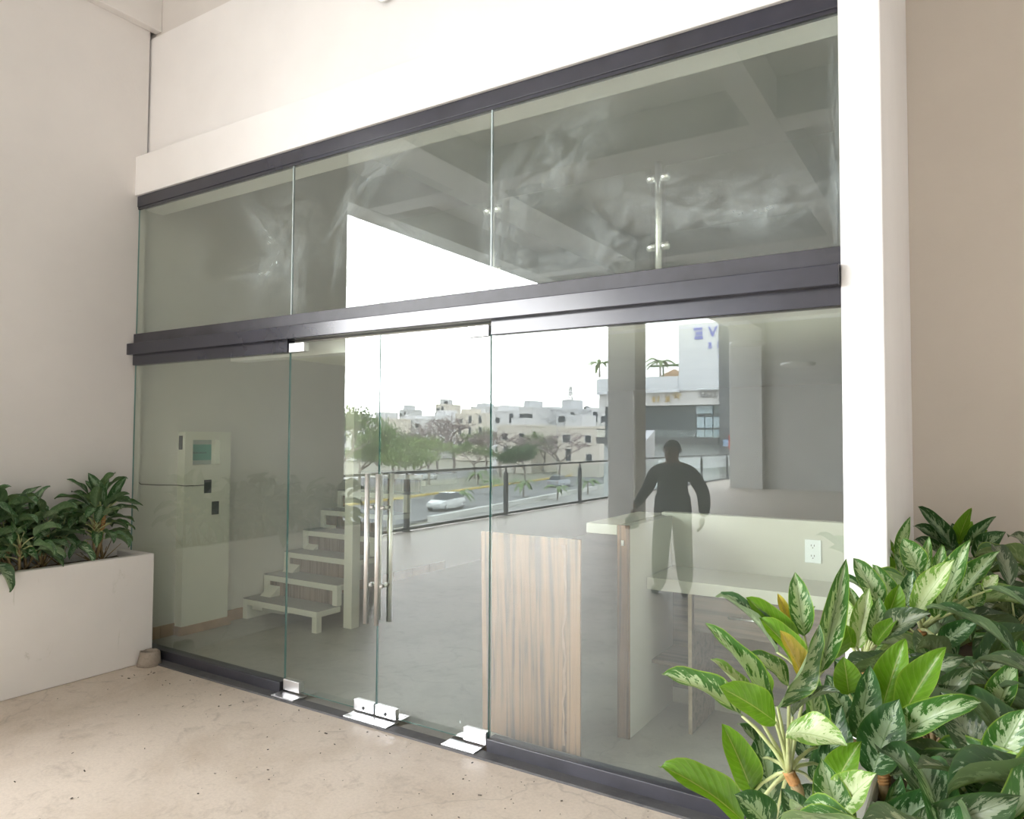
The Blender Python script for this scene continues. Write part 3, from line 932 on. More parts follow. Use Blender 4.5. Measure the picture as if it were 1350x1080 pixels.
def clump(name, label, soil, height, n, length, seed, mats, group, lean=(0, 0), spread=1.0, stalks=2, low=0, lim=None):
    """a clump: a few stalks, each with a whorl of arching leaves"""
    rnd = random.Random(seed)
    o = thing(name, label, 'plant', soil, group)
    st = MB(); st.smooth = True
    for q in range(stalks):
        root = Vector(soil) + Vector((rnd.uniform(-.07, .07), rnd.uniform(-.1, .1), 0))
        top = root + Vector((rnd.uniform(-.06, .06) + lean[0], rnd.uniform(-.06, .06) + lean[1], height * rnd.uniform(0.75, 1.0)))
        st.k = 1
        st.tube([root, root.lerp(top, 0.5) + Vector((rnd.uniform(-.015, .015), 0, 0)), top], [0.012, 0.010, 0.009], 6)
        a0 = rnd.uniform(0, 6.28)
        m_ = max(3, n // stalks)
        for k in range(m_):
            a = a0 + k * 2.4 + rnd.uniform(-.3, .3)
            lvl = k / m_
            el = math.radians(rnd.uniform(48, 80) - 62 * (1 - lvl) ** 0.8)
            pl2 = length * rnd.uniform(0.35, 0.55)
            dr = Vector((math.cos(a) * math.cos(el), math.sin(a) * math.cos(el), math.sin(el)))
            start = root.lerp(top, 0.45 + 0.55 * lvl)
            bp = start + dr * pl2 + UP * 0.02
            L = length * rnd.uniform(0.8, 1.15)
            el2 = el - math.radians(rnd.uniform(15, 45))
            tp = bp + Vector((math.cos(a) * math.cos(el2) * spread, math.sin(a) * math.cos(el2) * spread, math.sin(el2))) * L
            if lim:
                bp, tp = lim(bp), lim(tp)
            face = (UP * 1.0 - Vector((math.cos(a), math.sin(a), 0)) * 0.35 + Vector((rnd.uniform(-.3, .3), rnd.uniform(-.3, .3), 0))).normalized()
            leaf(o, bp, tp, face, L * rnd.uniform(0.30, 0.40), rnd.choice(mats), rnd.choice((0.5, 0.9, 1.3)), rnd.choice((0.2, 0.6)), rnd.choice((0.25, 0.5)))
            petiole(st, start, bp, 0.0036)
        for k in range(low):                    # short withered stalks round the foot
            a = rnd.uniform(0, 6.28)
            e = root + Vector((math.cos(a) * 0.12, math.sin(a) * 0.12, rnd.uniform(0.06, 0.2)))
            st.k = 1
            st.tube([root, e], [0.004, 0.002], 5)
    st.build('stem', [M_pet, M_stalk, M_ringed], o)
    return o

GR = 'variegated plants in the right planter'
YA = 2.0
hero_plant('variegated_plant', 'nearest bright variegated plant with tall pale stalk and orange leaf scars', (-0.26, 2.02, 0.75),
    [at(1062, 1075, YA), at(1052, 1040, YA), at(1040, 1018, YA)], [
    (1018, 932, 930, 823, 2.0, 1.95, 0.062, 10, L_var, 0.3, 0.3), (978, 944, 873, 890, 2.0, 1.95, 0.095, 20, L_var, 0.55, 0.3),
    (1022, 952, 948, 906, 1.93, 1.86, 0.105, 0, L_plain, 0.5, 0.2), (1025, 932, 1079, 824, 1.95, 1.95, 0.07, 55, L_var, 0.3, 0.3),
    (1038, 967, 1116, 984, 1.90, 1.84, 0.11, -10, L_pale, 0.6, 0.4), (1045, 945, 1107, 913, 1.97, 1.95, 0.05, -30, L_grey, 0.9, 0.3),
    (1064, 905, 1028, 832, 2.15, 2.15, 0.075, 20, L_yellow, 0.3, 0.2), (992, 1046, 952, 955, 2.05, 2.02, 0.10, 0, L_plain, 0.5, 0.7),
    (982, 1086, 870, 1012, 1.95, 1.88, 0.11, 10, L_plain, 0.75, 0.9), (1022, 1085, 1000, 965, 2.1, 2.12, 0.13, 0, L_dark, 0.4, 0.2),
    (1002, 1000, 972, 955, 2.12, 2.12, 0.06, 40, L_dark, 0.9, 0.8), (1012, 920, 986, 868, 2.1, 2.08, 0.07, 0, L_plain, 0.4, 0.2),
    (1040, 905, 985, 862, 2.2, 2.16, 0.08, 20, L_var, 0.6, 0.3), (1078, 985, 1062, 870, 2.1, 2.1, 0.07, 10, L_var, 0.4, 0.5),
    (990, 935, 937, 870, 2.05, 2.02, 0.05, 30, L_pale, 0.5, 0.5),
    (1085, 1010, 1110, 930, 2.18, 2.2, 0.10, 0, L_dark, 0.4, 0.3), (1070, 1030, 1125, 985, 2.15, 2.2, 0.10, 0, L_dark, 0.6, 0.3),
    (1060, 1000, 1080, 925, 2.2, 2.2, 0.09, 0, L_dark, 0.5, 0.3), (1050, 1075, 1080, 1035, 2.05, 2.05, 0.09, 10, L_dark, 0.5, 0.3)], GR)
hero_plant('variegated_plant', 'short leafy variegated plant at the bottom edge, before the pale-stalked one', (-0.22, 1.75, 0.75),
    [at(1085, 1150, 1.8), at(1080, 1110, 1.8)], [
    (1112, 1098, 1083, 1000, 1.85, 1.83, 0.10, -15, L_var, 0.5, 0.2), (1020, 1100, 968, 1048, 1.85, 1.80, 0.11, 10, L_dark, 0.6, 0.3),
    (1098, 1042, 1136, 978, 1.92, 1.90, 0.085, 0, L_plain, 0.5, 0.3), (1102, 1076, 1156, 1020, 1.85, 1.80, 0.10, 0, L_pale, 0.4, 0.2),
    (1150, 1090, 1186, 1022, 1.85, 1.83, 0.06, 50, L_dark, 0.4, 0.3), (1075, 1110, 1030, 1040, 1.9, 1.9, 0.09, 0, L_dark, 0.5, 0.3),
    (1160, 1110, 1250, 1040, 1.8, 1.78, 0.10, 20, L_dark, 0.8, 0.3), (1200, 1100, 1345, 1050, 1.75, 1.72, 0.10, 30, L_grey, 0.8, 0.3)], GR)
hero_plant('variegated_plant', 'variegated plant with two upright glossy plain green leaves, right of the pale stalk', (-0.16, 2.25, 0.75),
    [at(1165, 1050, 2.2), at(1165, 1005, 2.2)], [
    (1163, 935, 1194, 843, 2.2, 2.2, 0.095, 0, L_plain, 0.5, 0.8), (1190, 946, 1247, 855, 2.15, 2.13, 0.095, 0, L_plain, 0.5, 0.9),
    (1150, 1020, 1186, 922, 2.05, 2.05, 0.125, 0, L_dark, 0.35, 0.2), (1119, 915, 1112, 866, 2.15, 2.13, 0.085, 0, L_plain, 0.6, 0.3),
    (1130, 972, 1146, 878, 2.15, 2.13, 0.09, 20, L_dark, 0.4, 0.6), (1190, 972, 1294, 926, 2.1, 2.05, 0.085, 10, L_var, 1.3, 0.6),
    (1175, 1022, 1306, 1002, 2.05, 2.0, 0.065, 15, L_grey, 0.9, 0.6), (1240, 1075, 1200, 985, 2.0, 2.05, 0.08, 20, L_dark, 0.5, 0.3),
    (1220, 960, 1283, 880, 2.35, 2.3, 0.10, 10, L_grey, 0.9, 0.3), (1182, 900, 1272, 868, 2.45, 2.4, 0.09, 20, L_grey, 1.0, 0.6),
    (1120, 960, 1090, 890, 2.3, 2.3, 0.10, 0, L_dark, 0.5, 0.3), (1140, 930, 1100, 870, 2.4, 2.4, 0.09, 0, L_dark, 0.5, 0.3),
    (1150, 960, 1165, 880, 2.35, 2.35, 0.09, 0, L_dark, 0.5, 0.3), (1105, 1000, 1098, 930, 2.3, 2.3, 0.10, 0, L_dark, 0.5, 0.3)], GR)
hero_plant('variegated_plant', 'grey-green plant with long leaning leaves near the right edge of the photo', (0.10, 2.15, 0.75),
    [at(1300, 1060, 2.1), at(1302, 1035, 2.1)], [
    (1298, 1012, 1240, 912, 2.05, 2.1, 0.10, 0, L_grey, 0.4, 0.2), (1308, 1016, 1352, 935, 2.05, 2.05, 0.10, 10, L_var, 0.4, 0.3),
    (1270, 1000, 1200, 950, 2.1, 2.15, 0.06, 30, L_dark, 0.5, 0.3), (1302, 1062, 1262, 1000, 1.95, 1.98, 0.075, 10, L_dark, 0.4, 0.3),
    (1310, 1020, 1385, 1030, 2.0, 1.95, 0.09, 0, L_plain, 0.8, 0.3), (1312, 945, 1342, 870, 2.35, 2.3, 0.08, 0, L_var, 0.4, 0.3),
    (1240, 1062, 1225, 1010, 1.98, 1.98, 0.08, 20, L_grey, 0.6, 0.3)], GR)
hero_plant('variegated_plant', 'tall variegated plant before the desk drawer, with a thin hooked leaf', (-0.26, 2.5, 0.75),
    [at(1075, 960, 2.5), at(1072, 905, 2.5)], [
    (1060, 838, 1048, 755, 2.5, 2.5, 0.088, 0, L_var, 0.3, 0.3), (1083, 885, 1115, 738, 2.5, 2.48, 0.085, 10, L_var, 0.35, 0.6),
    (1024, 860, 946, 788, 2.45, 2.42, 0.055, 35, L_dark, 0.7, 1.6), (1052, 860, 983, 788, 2.48, 2.45, 0.088, 0, L_plain, 0.6, 0.5),
    (1060, 884, 1000, 815, 2.42, 2.40, 0.092, 10, L_plain, 0.7, 0.3), (1045, 835, 1025, 783, 2.55, 2.55, 0.045, 0, L_yellow, 0.4, 0.4),
    (1100, 870, 1096, 800, 2.55, 2.5, 0.07, 40, L_plain, 0.5, 0.3), (1040, 845, 1075, 800, 2.6, 2.6, 0.06, 0, L_var, 0.5, 0.3)], GR)
hero_plant('variegated_plant', 'dense bright variegated plant before the pilaster foot, leaves crowded upright', (-0.22, 2.95, 0.75),
    [at(1140, 930, 2.85), at(1138, 880, 2.85)], [
    (1130, 856, 1146, 775, 2.8, 2.8, 0.08, 0, L_pale, 0.3, 0.3), (1160, 800, 1125, 736, 2.9, 2.88, 0.095, 0, L_var, 0.6, 0.4),
    (1128, 852, 1090, 824, 2.7, 2.68, 0.08, 0, L_plain, 0.5, 0.3), (1150, 845, 1158, 788, 2.75, 2.73, 0.08, 20, L_var, 0.4, 0.7),
    (1165, 842, 1227, 809, 2.7, 2.62, 0.105, 0, L_grey, 0.7, 0.2), (1112, 840, 1118, 790, 2.85, 2.83, 0.10, 0, L_pale, 0.5, 0.3),
    (1162, 830, 1185, 770, 2.85, 2.82, 0.09, 30, L_plain, 0.5, 0.4), (1100, 820, 1110, 765, 2.9, 2.9, 0.05, 0, L_var, 0.4, 0.6),
    (1135, 830, 1120, 775, 2.95, 2.95, 0.06, 0, L_var, 0.4, 0.6), (1180, 800, 1150, 745, 2.95, 2.95, 0.07, 10, L_var, 0.4, 0.4),
    (1150, 790, 1106, 760, 2.95, 2.92, 0.05, 20, L_dark, 0.6, 0.8), (1155, 850, 1185, 815, 2.7, 2.66, 0.06, 0, L_plain, 0.6, 0.9)], GR)
hero_plant('variegated_plant', 'bright variegated plant with broad silver leaves pointing up right, right of the pilaster', (0.0, 3.1, 0.75),
    [at(1215, 880, 3.05), at(1215, 830, 3.05)], [
    (1208, 808, 1259, 738, 2.95, 2.9, 0.10, 0, L_pale, 0.35, 0.3), (1235, 815, 1280, 712, 3.05, 3.0, 0.10, 0, L_var, 0.5, 0.4),
    (1262, 790, 1318, 727, 3.1, 3.05, 0.085, 0, L_var, 0.4, 0.4), (1212, 755, 1190, 710, 3.15, 3.13, 0.11, 0, L_var, 0.3, 0.3),
    (1225, 778, 1242, 718, 3.15, 3.12, 0.06, 20, L_var, 0.6, 1.0), (1218, 768, 1225, 707, 3.2, 3.2, 0.05, 0, L_var, 0.3, 0.3),
    (1195, 800, 1204, 752, 3.1, 3.1, 0.07, 0, L_dark, 0.4, 0.4), (1218, 790, 1208, 755, 3.1, 3.1, 0.06, 0, L_var, 0.4, 0.4),
    (1285, 800, 1292, 770, 3.1, 3.1, 0.07, 0, L_var, 0.4, 0.4), (1298, 780, 1316, 758, 3.0, 3.0, 0.05, 0, L_pale, 0.4, 0.4),
    (1240, 850, 1290, 818, 2.8, 2.75, 0.08, 20, L_dark, 0.7, 0.3)], GR)
hero_plant('variegated_plant', 'light variegated plant against the white pilaster with a narrow upright spear leaf', (-0.16, 3.5, 0.75),
    [at(1180, 800, 3.45), at(1182, 760, 3.45)], [
    (1180, 742, 1125, 714, 3.45, 3.42, 0.06, 0, L_var, 0.5, 0.5), (1184, 738, 1200, 682, 3.45, 3.43, 0.055, 0, L_var, 0.4, 0.8),
    (1178, 730, 1154, 688, 3.45, 3.45, 0.025, 0, L_plain, 0.2, 0.3), (1180, 752, 1150, 730, 3.4, 3.38, 0.06, 0, L_plain, 0.6, 0.3),
    (1160, 745, 1123, 732, 3.4, 3.38, 0.035, 20, L_grey, 1.2, 1.0), (1178, 735, 1165, 708, 3.5, 3.5, 0.05, 0, L_var, 0.5, 0.5),
    (1170, 770, 1152, 738, 3.35, 3.35, 0.08, 0, L_grey, 0.5, 0.3), (1195, 770, 1180, 730, 3.4, 3.4, 0.06, 10, L_var, 0.4, 0.3)], GR)
hero_plant('variegated_plant', 'dark variegated plant in the far corner against the beige wall, leaves hooked outwards', (0.02, 4.45, 0.75),
    [at(1262, 770, 4.4), at(1262, 748, 4.4)], [
    (1258, 725, 1210, 668, 4.4, 4.36, 0.09, 0, L_dark, 0.6, 0.8), (1262, 718, 1281, 671, 4.4, 4.36, 0.075, 0, L_plain, 0.6, 1.2),
    (1275, 722, 1313, 682, 4.4, 4.36, 0.07, 0, L_dark, 0.6, 0.7), (1250, 725, 1204, 694, 4.4, 4.36, 0.09, 10, L_dark, 0.9, 0.7),
    (1285, 735, 1326, 702, 4.35, 4.3, 0.12, 0, L_dark, 0.5, 0.3), (1270, 710, 1282, 688, 4.45, 4.43, 0.08, 0, L_plain, 0.6, 0.8),
    (1262, 735, 1232, 700, 4.4, 4.4, 0.09, 0, L_dark, 0.5, 0.3), (1270, 735, 1255, 690, 4.45, 4.43, 0.10, 0, L_dark, 0.5, 0.3),
    (1246, 735, 1205, 712, 4.42, 4.38, 0.09, 10, L_dark, 0.9, 0.7), (1282, 715, 1302, 700, 4.5, 4.45, 0.07, 0, L_plain, 0.8, 0.7)], GR)
def lim_right(p):
    p = p.copy()
    p.y = min(p.y, 4.82)
    p.x = max(p.x, -0.27 if p.y > 3.26 else -0.36)
    return p
def lim_left(p):
    p = p.copy()
    p.x = max(p.x, -5.69); p.y = min(p.y, 3.28)
    return p
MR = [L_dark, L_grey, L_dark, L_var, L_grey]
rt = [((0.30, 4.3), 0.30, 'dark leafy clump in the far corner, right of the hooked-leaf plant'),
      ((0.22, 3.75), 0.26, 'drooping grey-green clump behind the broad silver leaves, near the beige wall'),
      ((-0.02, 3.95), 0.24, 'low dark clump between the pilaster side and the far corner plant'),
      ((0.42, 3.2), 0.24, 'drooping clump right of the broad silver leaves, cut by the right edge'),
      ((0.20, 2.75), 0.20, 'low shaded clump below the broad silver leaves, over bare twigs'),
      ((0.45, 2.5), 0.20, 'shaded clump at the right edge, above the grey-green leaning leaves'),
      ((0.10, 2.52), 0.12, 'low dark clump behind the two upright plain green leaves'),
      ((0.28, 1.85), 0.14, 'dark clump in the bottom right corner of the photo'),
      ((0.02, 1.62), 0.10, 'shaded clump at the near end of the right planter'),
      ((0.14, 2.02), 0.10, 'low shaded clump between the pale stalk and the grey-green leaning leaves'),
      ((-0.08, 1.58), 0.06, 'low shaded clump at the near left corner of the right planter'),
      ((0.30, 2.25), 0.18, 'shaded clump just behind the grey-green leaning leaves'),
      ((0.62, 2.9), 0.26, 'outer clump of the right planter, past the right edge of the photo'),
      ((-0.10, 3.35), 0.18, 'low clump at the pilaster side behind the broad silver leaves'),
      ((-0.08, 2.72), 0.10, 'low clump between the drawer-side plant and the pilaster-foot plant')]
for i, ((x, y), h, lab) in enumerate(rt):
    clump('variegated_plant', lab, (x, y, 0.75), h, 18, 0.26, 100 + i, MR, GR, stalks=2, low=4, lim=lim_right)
GL = 'variegated plants in the left planter'
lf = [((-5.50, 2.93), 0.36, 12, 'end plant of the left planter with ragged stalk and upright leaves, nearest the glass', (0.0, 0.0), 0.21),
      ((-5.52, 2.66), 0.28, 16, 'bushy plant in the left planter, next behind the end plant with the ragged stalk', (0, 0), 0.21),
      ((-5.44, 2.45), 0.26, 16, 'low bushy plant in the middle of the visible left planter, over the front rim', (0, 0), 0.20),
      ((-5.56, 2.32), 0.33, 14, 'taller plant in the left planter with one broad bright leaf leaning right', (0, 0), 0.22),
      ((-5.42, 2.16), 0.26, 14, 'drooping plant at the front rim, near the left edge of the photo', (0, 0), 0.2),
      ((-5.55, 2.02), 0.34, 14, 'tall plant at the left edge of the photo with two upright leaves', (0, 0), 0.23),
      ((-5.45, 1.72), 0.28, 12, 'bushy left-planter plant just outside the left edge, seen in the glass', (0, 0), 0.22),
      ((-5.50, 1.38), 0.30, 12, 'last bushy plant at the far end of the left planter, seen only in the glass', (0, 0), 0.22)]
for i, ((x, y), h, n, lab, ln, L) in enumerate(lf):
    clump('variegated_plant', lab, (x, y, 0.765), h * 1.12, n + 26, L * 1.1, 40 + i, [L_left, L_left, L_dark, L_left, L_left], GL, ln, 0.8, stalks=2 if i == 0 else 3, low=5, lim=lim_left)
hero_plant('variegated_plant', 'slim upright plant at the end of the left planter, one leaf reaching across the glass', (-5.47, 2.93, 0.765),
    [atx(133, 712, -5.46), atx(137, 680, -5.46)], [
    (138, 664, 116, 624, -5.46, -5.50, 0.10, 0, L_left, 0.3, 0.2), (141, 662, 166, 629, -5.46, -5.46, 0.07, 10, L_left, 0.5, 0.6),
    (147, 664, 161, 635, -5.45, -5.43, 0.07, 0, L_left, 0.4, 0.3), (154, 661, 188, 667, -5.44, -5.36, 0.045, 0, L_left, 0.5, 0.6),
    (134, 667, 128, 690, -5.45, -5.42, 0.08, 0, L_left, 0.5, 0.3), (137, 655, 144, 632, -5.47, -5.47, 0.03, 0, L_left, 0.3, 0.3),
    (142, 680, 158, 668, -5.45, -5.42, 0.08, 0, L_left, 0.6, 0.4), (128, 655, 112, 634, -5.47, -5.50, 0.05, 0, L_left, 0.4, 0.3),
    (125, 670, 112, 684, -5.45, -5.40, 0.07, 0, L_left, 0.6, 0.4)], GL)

# ---------------------------------------------------------------- terrace behind the viewer (seen mirrored in the glass)
RX, RY0, RY1 = -8.62, 0.95, -28.3
rail = thing('balcony_railing', 'long dark metal and glass balcony railing mirrored in the doors', 'railing', (RX, -13, 0))
MB().box(RX - 0.03, RX + 0.03, RY1, RY0, 1.04, 1.085).build('top_rail', M_darkmetal, rail, bevel=0.006)
MB().box(RX - 0.02, RX + 0.02, RY1, RY0, 0.02, 0.075).build('bottom_rail', M_darkmetal, rail)
pys = [0.85, -1.15, -3.45, -6.75, -10.3, -13.6, -17.0, -20.4, -23.8, -28.2]
p0 = None
for y in pys:
    b = MB()
    b.box(RX - 0.035, RX + 0.035, y - 0.045, y + 0.045, 0.0, 0.93).box(RX - 0.07, RX + 0.07, y - 0.08, y + 0.08, 0, 0.012).box(RX - 0.012, RX + 0.012, y - 0.02, y + 0.02, 0.93, 1.05)
    b.build('post', M_darkmetal, rail)
for a, c_ in zip(pys, pys[1:]):
    half = (a + c_) / 2
    for (ya, yb) in ((a - 0.06, half + 0.012), (half - 0.012, c_ + 0.06)):
        b = MB()
        b.add([(RX, ya, 0.09), (RX, yb, 0.09), (RX, yb, 1.0), (RX, ya, 1.0)], [(0, 1, 2, 3)])
        b.build('glass_panel', M_railglass, rail, fix=False)

M_lampw = plain('pale_enamel', (0.80, 0.82, 0.80), 0.4)
for i, (px, py, Y, lab) in enumerate(((985, 455, -15.5, 'pale round pendant lamp mirrored in front of the terrace column'),
                                      (1052, 482, -17.0, 'pale round pendant lamp mirrored in front of the plain terrace wall'))):
    c_ = atr(px, py, Y)
    t_ = thing('pendant_lamp', lab, 'lamp', (c_.x, c_.y, c_.z))
    b = MB(); b.smooth = True
    b.lathe(c_, [(0.10, 0.16), (0.14, 0.14), (0.50, 0.09), (0.52, 0.06), (0.50, 0.0), (0.40, -0.02)], 24)
    b.build('lamp_shade', M_lampw, t_)
    b = MB()
    b.tube([(c_.x, c_.y, c_.z + 0.15), (c_.x, c_.y, 5.9)], 0.014, 6)
    b.build('rod', M_lampw, t_)

# ---------------------------------------------------------------- ground below, street, median
GZ = -4.5
sd = Vector((-0.13, -0.9915, 0)).normalized()            # direction of the street
sn = Vector((sd.y, -sd.x, 0))                          # away from the terrace
if sn.x > 0: sn = -sn
so_ = Vector((-34.0, -33.0, GZ))
def sp_(a, d, z=0.0):
    p = so_ + sd * a + sn * d
    return (p.x, p.y, GZ + z)
def strip(name, d0, d1, z, mat_, a0=-120, a1=260, thick=0.3):
    b = MB()
    q = [sp_(a0, d0, z), sp_(a1, d0, z), sp_(a1, d1, z), sp_(a0, d1, z)]
    b.add(q + [(x, y, zz - thick) for x, y, zz in q], [(0, 1, 2, 3), (7, 6, 5, 4), (0, 4, 5, 1), (1, 5, 6, 2), (2, 6, 7, 3), (3, 7, 4, 0)])
    return struct(b.build(name, mat_))
M_asph = concrete('asphalt', (0.27, 0.27, 0.275), (0.22, 0.22, 0.225), (0.17, 0.17, 0.17), 0.8, 0.3, False)
M_lot = concrete('parking_concrete', (0.42, 0.41, 0.39), (0.36, 0.35, 0.33), (0.28, 0.27, 0.26), 0.8, 0.3, False)
M_dry = concrete('dry_grass_ground', (0.34, 0.33, 0.26), (0.27, 0.28, 0.20), (0.38, 0.35, 0.28), 0.95, 0.4, False)
M_yel = plain('yellow_kerb_paint', (0.72, 0.52, 0.10), 0.7, 0, 0.1, 3)
M_kerb = plain('grey_kerb', (0.52, 0.51, 0.49), 0.8, 0, 0.1, 2)
strip('ground', -80, 400, -0.2, M_dry, -300, 500)
strip('pavement', -24, -1.0, 0.02, M_lot)
strip('street', 0.5, 12.0, 0.0, M_asph)
strip('kerb', 12.0, 12.5, 0.16, M_yel)
strip('median', 12.5, 24.0, 0.10, M_dry)
strip('kerb', 24.0, 24.5, 0.15, M_kerb)
strip('street', 24.5, 36.0, 0.0, M_asph)
strip('kerb', 36.0, 39.5, 0.15, M_kerb)
lw = MB()
for (a, bq) in ((2, 40), (41, 90)):
    q = [sp_(a, -1.2), sp_(bq, -1.2), sp_(bq, -0.7), sp_(a, -0.7)]
    lw.add(q + [(x, y, z + 0.45) for x, y, z in q], [(3, 2, 1, 0), (4, 5, 6, 7), (0, 1, 5, 4), (1, 2, 6, 5), (2, 3, 7, 6), (3, 0, 4, 7)])
struct(lw.build('wall_street', plaster('street_wall_paint', (0.74, 0.73, 0.70))))

def gpx(px, py, z=GZ):                          # ground point the glass shows at that pixel (real side)
    d = ray(px, py)
    t_ = (z - 1.7) / d.z
    p = EYE + d * t_
    return Vector((p.x, 2 * G - p.y, z))

# ---------------------------------------------------------------- cars
M_tyre = plain('tyre_rubber', (0.02, 0.02, 0.02), 0.8)
M_cglass = plain('car_window', (0.03, 0.04, 0.05), 0.08, 0, 0.05)
def car(pos, heading, col, label):
    mt = plain('car_paint_' + label.split()[0], col, 0.25, 0.1, 0.02)
    o = thing('car', label, 'car', pos)
    o.rotation_euler = (0, 0, 0)
    R = Matrix.Rotation(heading, 4, 'Z'); R.translation = pos
    def put(b, name, mm, parent=o, smooth=None, bevel=0):
        b.v = [tuple(R @ Vector(p)) for p in b.v]
        return b.build(name, mm, parent, bevel, smooth)
    b = MB()
    secs = [(-2.1, .45, .78, .72), (-2.05, .30, .90, .80), (-1.3, .22, .98, .86), (0, .20, .96, .88), (1.2, .22, .90, .86), (1.95, .28, .72, .78), (2.1, .42, .60, .66)]
    vs, fs = [], []
    for (x, z0, z1, wd) in secs:
        vs += [(x, -wd, z0), (x, -wd - 0.02, (z0 + z1) / 2), (x, -wd + 0.05, z1), (x, wd - 0.05, z1), (x, wd + 0.02, (z0 + z1) / 2), (x, wd, z0)]
    for i in range(len(secs) - 1):
        for k in range(6):
            fs.append((i * 6 + k, i * 6 + (k + 1) % 6, (i + 1) * 6 + (k + 1) % 6, (i + 1) * 6 + k))
    fs += [tuple(range(5, -1, -1)), tuple(len(vs) - 6 + k for k in range(6))]
    b.add(vs, fs)
    put(b, 'body', mt, bevel=0.03)
    b = MB()
    b.add([(-1.75, -.74, .93), (1.05, -.74, .9), (1.05, .74, .9), (-1.75, .74, .93), (-1.1, -.58, 1.42), (.2, -.58, 1.44), (.2, .58, 1.44), (-1.1, .58, 1.42)],
          [(0, 1, 5, 4), (1, 2, 6, 5), (2, 3, 7, 6), (3, 0, 4, 7), (4, 5, 6, 7)])
    put(b, 'windows', M_cglass)
    b = MB()
    b.box(-1.14, .24, -.60, .60, 1.415, 1.465)
    put(b, 'roof', mt, bevel=0.02)
    for x in (-1.3, 1.3):
        for s in (-1, 1):
            b = MB(); b.smooth = True
            b.tube([(x, s * .66, .32), (x, s * .86, .32)], .32, 14)
            wv = put(b, 'wheel', M_tyre)
            b = MB(); b.smooth = True
            b.tube([(x, s * .861, .32), (x, s * .872, .32)], .19, 10)
            put(b, 'hubcap', M_plate, wv)
    for s in (-1, 1):
        b = MB(); b.box(2.0, 2.12, s * .5 - .14, s * .5 + .14, .55, .68)
        put(b, 'headlight', M_lampw)
        b = MB(); b.box(-2.13, -2.02, s * .55 - .12, s * .55 + .12, .68, .80)
        put(b, 'tail_light', plain('red_lens', (.4, .02, .02), .2))
    return o
hd = math.atan2(sd.y, sd.x)
car(gpx(562, 633), hd, (0.80, 0.81, 0.82), 'white car on the far carriageway, mirrored above the door handles')
car(gpx(737, 642), hd, (0.45, 0.48, 0.52), 'silver car on the near carriageway, mirrored right of the door seam')
car(gpx(588, 672), hd + math.pi, (0.82, 0.82, 0.82), 'white parked car behind the balcony railing, mirrored low in the right door')

# ---------------------------------------------------------------- trees
M_bark = plain('grey_bark', (0.30, 0.26, 0.23), 0.9, 0, 0.25, 4)
M_twig = plain('pinkish_twigs', (0.33, 0.27, 0.26), 0.9, 0, 0.15, 4)
M_g1 = plain('mid_green_leaves', (0.16, 0.25, 0.08), 0.6, 0, 0.3, 2)
M_g2 = plain('dark_green_leaves', (0.085, 0.15, 0.055), 0.6, 0, 0.3, 2)
M_g3 = plain('light_green_leaves', (0.26, 0.36, 0.12), 0.6, 0, 0.3, 2)
def tree(pos, H, width, label, leafy, mat_, seed, dense=1.0, group='street trees beyond the balcony'):
    rnd = random.Random(seed)
    o = thing('street_tree', label, 'tree', pos, group)
    tr, tw, lv = MB(), MB(), MB()
    tips = []
    def grow(p, d, L, r, lev):
        r = max(r, 0.042 if not leafy else 0.034)
        mid = p + d * L * 0.5 + Vector((rnd.uniform(-1, 1), rnd.uniform(-1, 1), 0)) * L * 0.06
        e = p + d * L
        b = tr if lev < 2 else tw
        b.tube([p, mid, e], [r, r * 0.88, r * 0.74], 5 if lev < 3 else 3, False)
        if lev >= 3:
            tips.append(e); tips.append(mid)
        if lev == (6 if not leafy else 5):
            return
        n = 3 if lev < 3 else rnd.choice((2, 3))
        for k in range(n):
            a = rnd.uniform(0, 6.28)
            sd_ = Vector((math.cos(a), math.sin(a), 0)) * (0.75 if lev < 3 else 0.9)
            nd = (d + sd_ * rnd.uniform(0.5, 1.1) * width / H * 1.9 + UP * 0.12).normalized()
            grow(e, nd, L * rnd.uniform(0.62, 0.84), r * 0.66, lev + 1)
    grow(Vector(pos), Vector((rnd.uniform(-.1, .1), rnd.uniform(-.1, .1), 1)).normalized(), H * 0.27, H * 0.021, 0)
    tr.build('trunk', M_bark, o)
    if tw.v:
        x = tw.build('branches', M_twig, o); x['kind'] = 'stuff'
    if leafy:
        s0 = 0.020 * H
        for tpt in tips:
            for k in range(int(leafy * 3)):
                c_ = tpt + Vector((rnd.gauss(0, 1), rnd.gauss(0, 1), rnd.gauss(0, 0.8))) * H * 0.045
                q = Euler((rnd.uniform(0, 6), rnd.uniform(0, 6), rnd.uniform(0, 6))).to_matrix()
                a, b_ = q @ Vector((1, 0, 0)) * s0 * rnd.uniform(.6, 1.2), q @ Vector((0, 1, 0)) * s0 * rnd.uniform(.4, .9)
                up_ = q @ Vector((0, 0, 1)) * s0 * 0.15
                lv.add([c_ - a, c_ - b_ * 0.6 + up_, c_ + a, c_ + b_ * 0.6 + up_], [(0, 1, 2, 3)])
        x = lv.build('foliage', mat_, o, fix=False); x['kind'] = 'stuff'
    return o
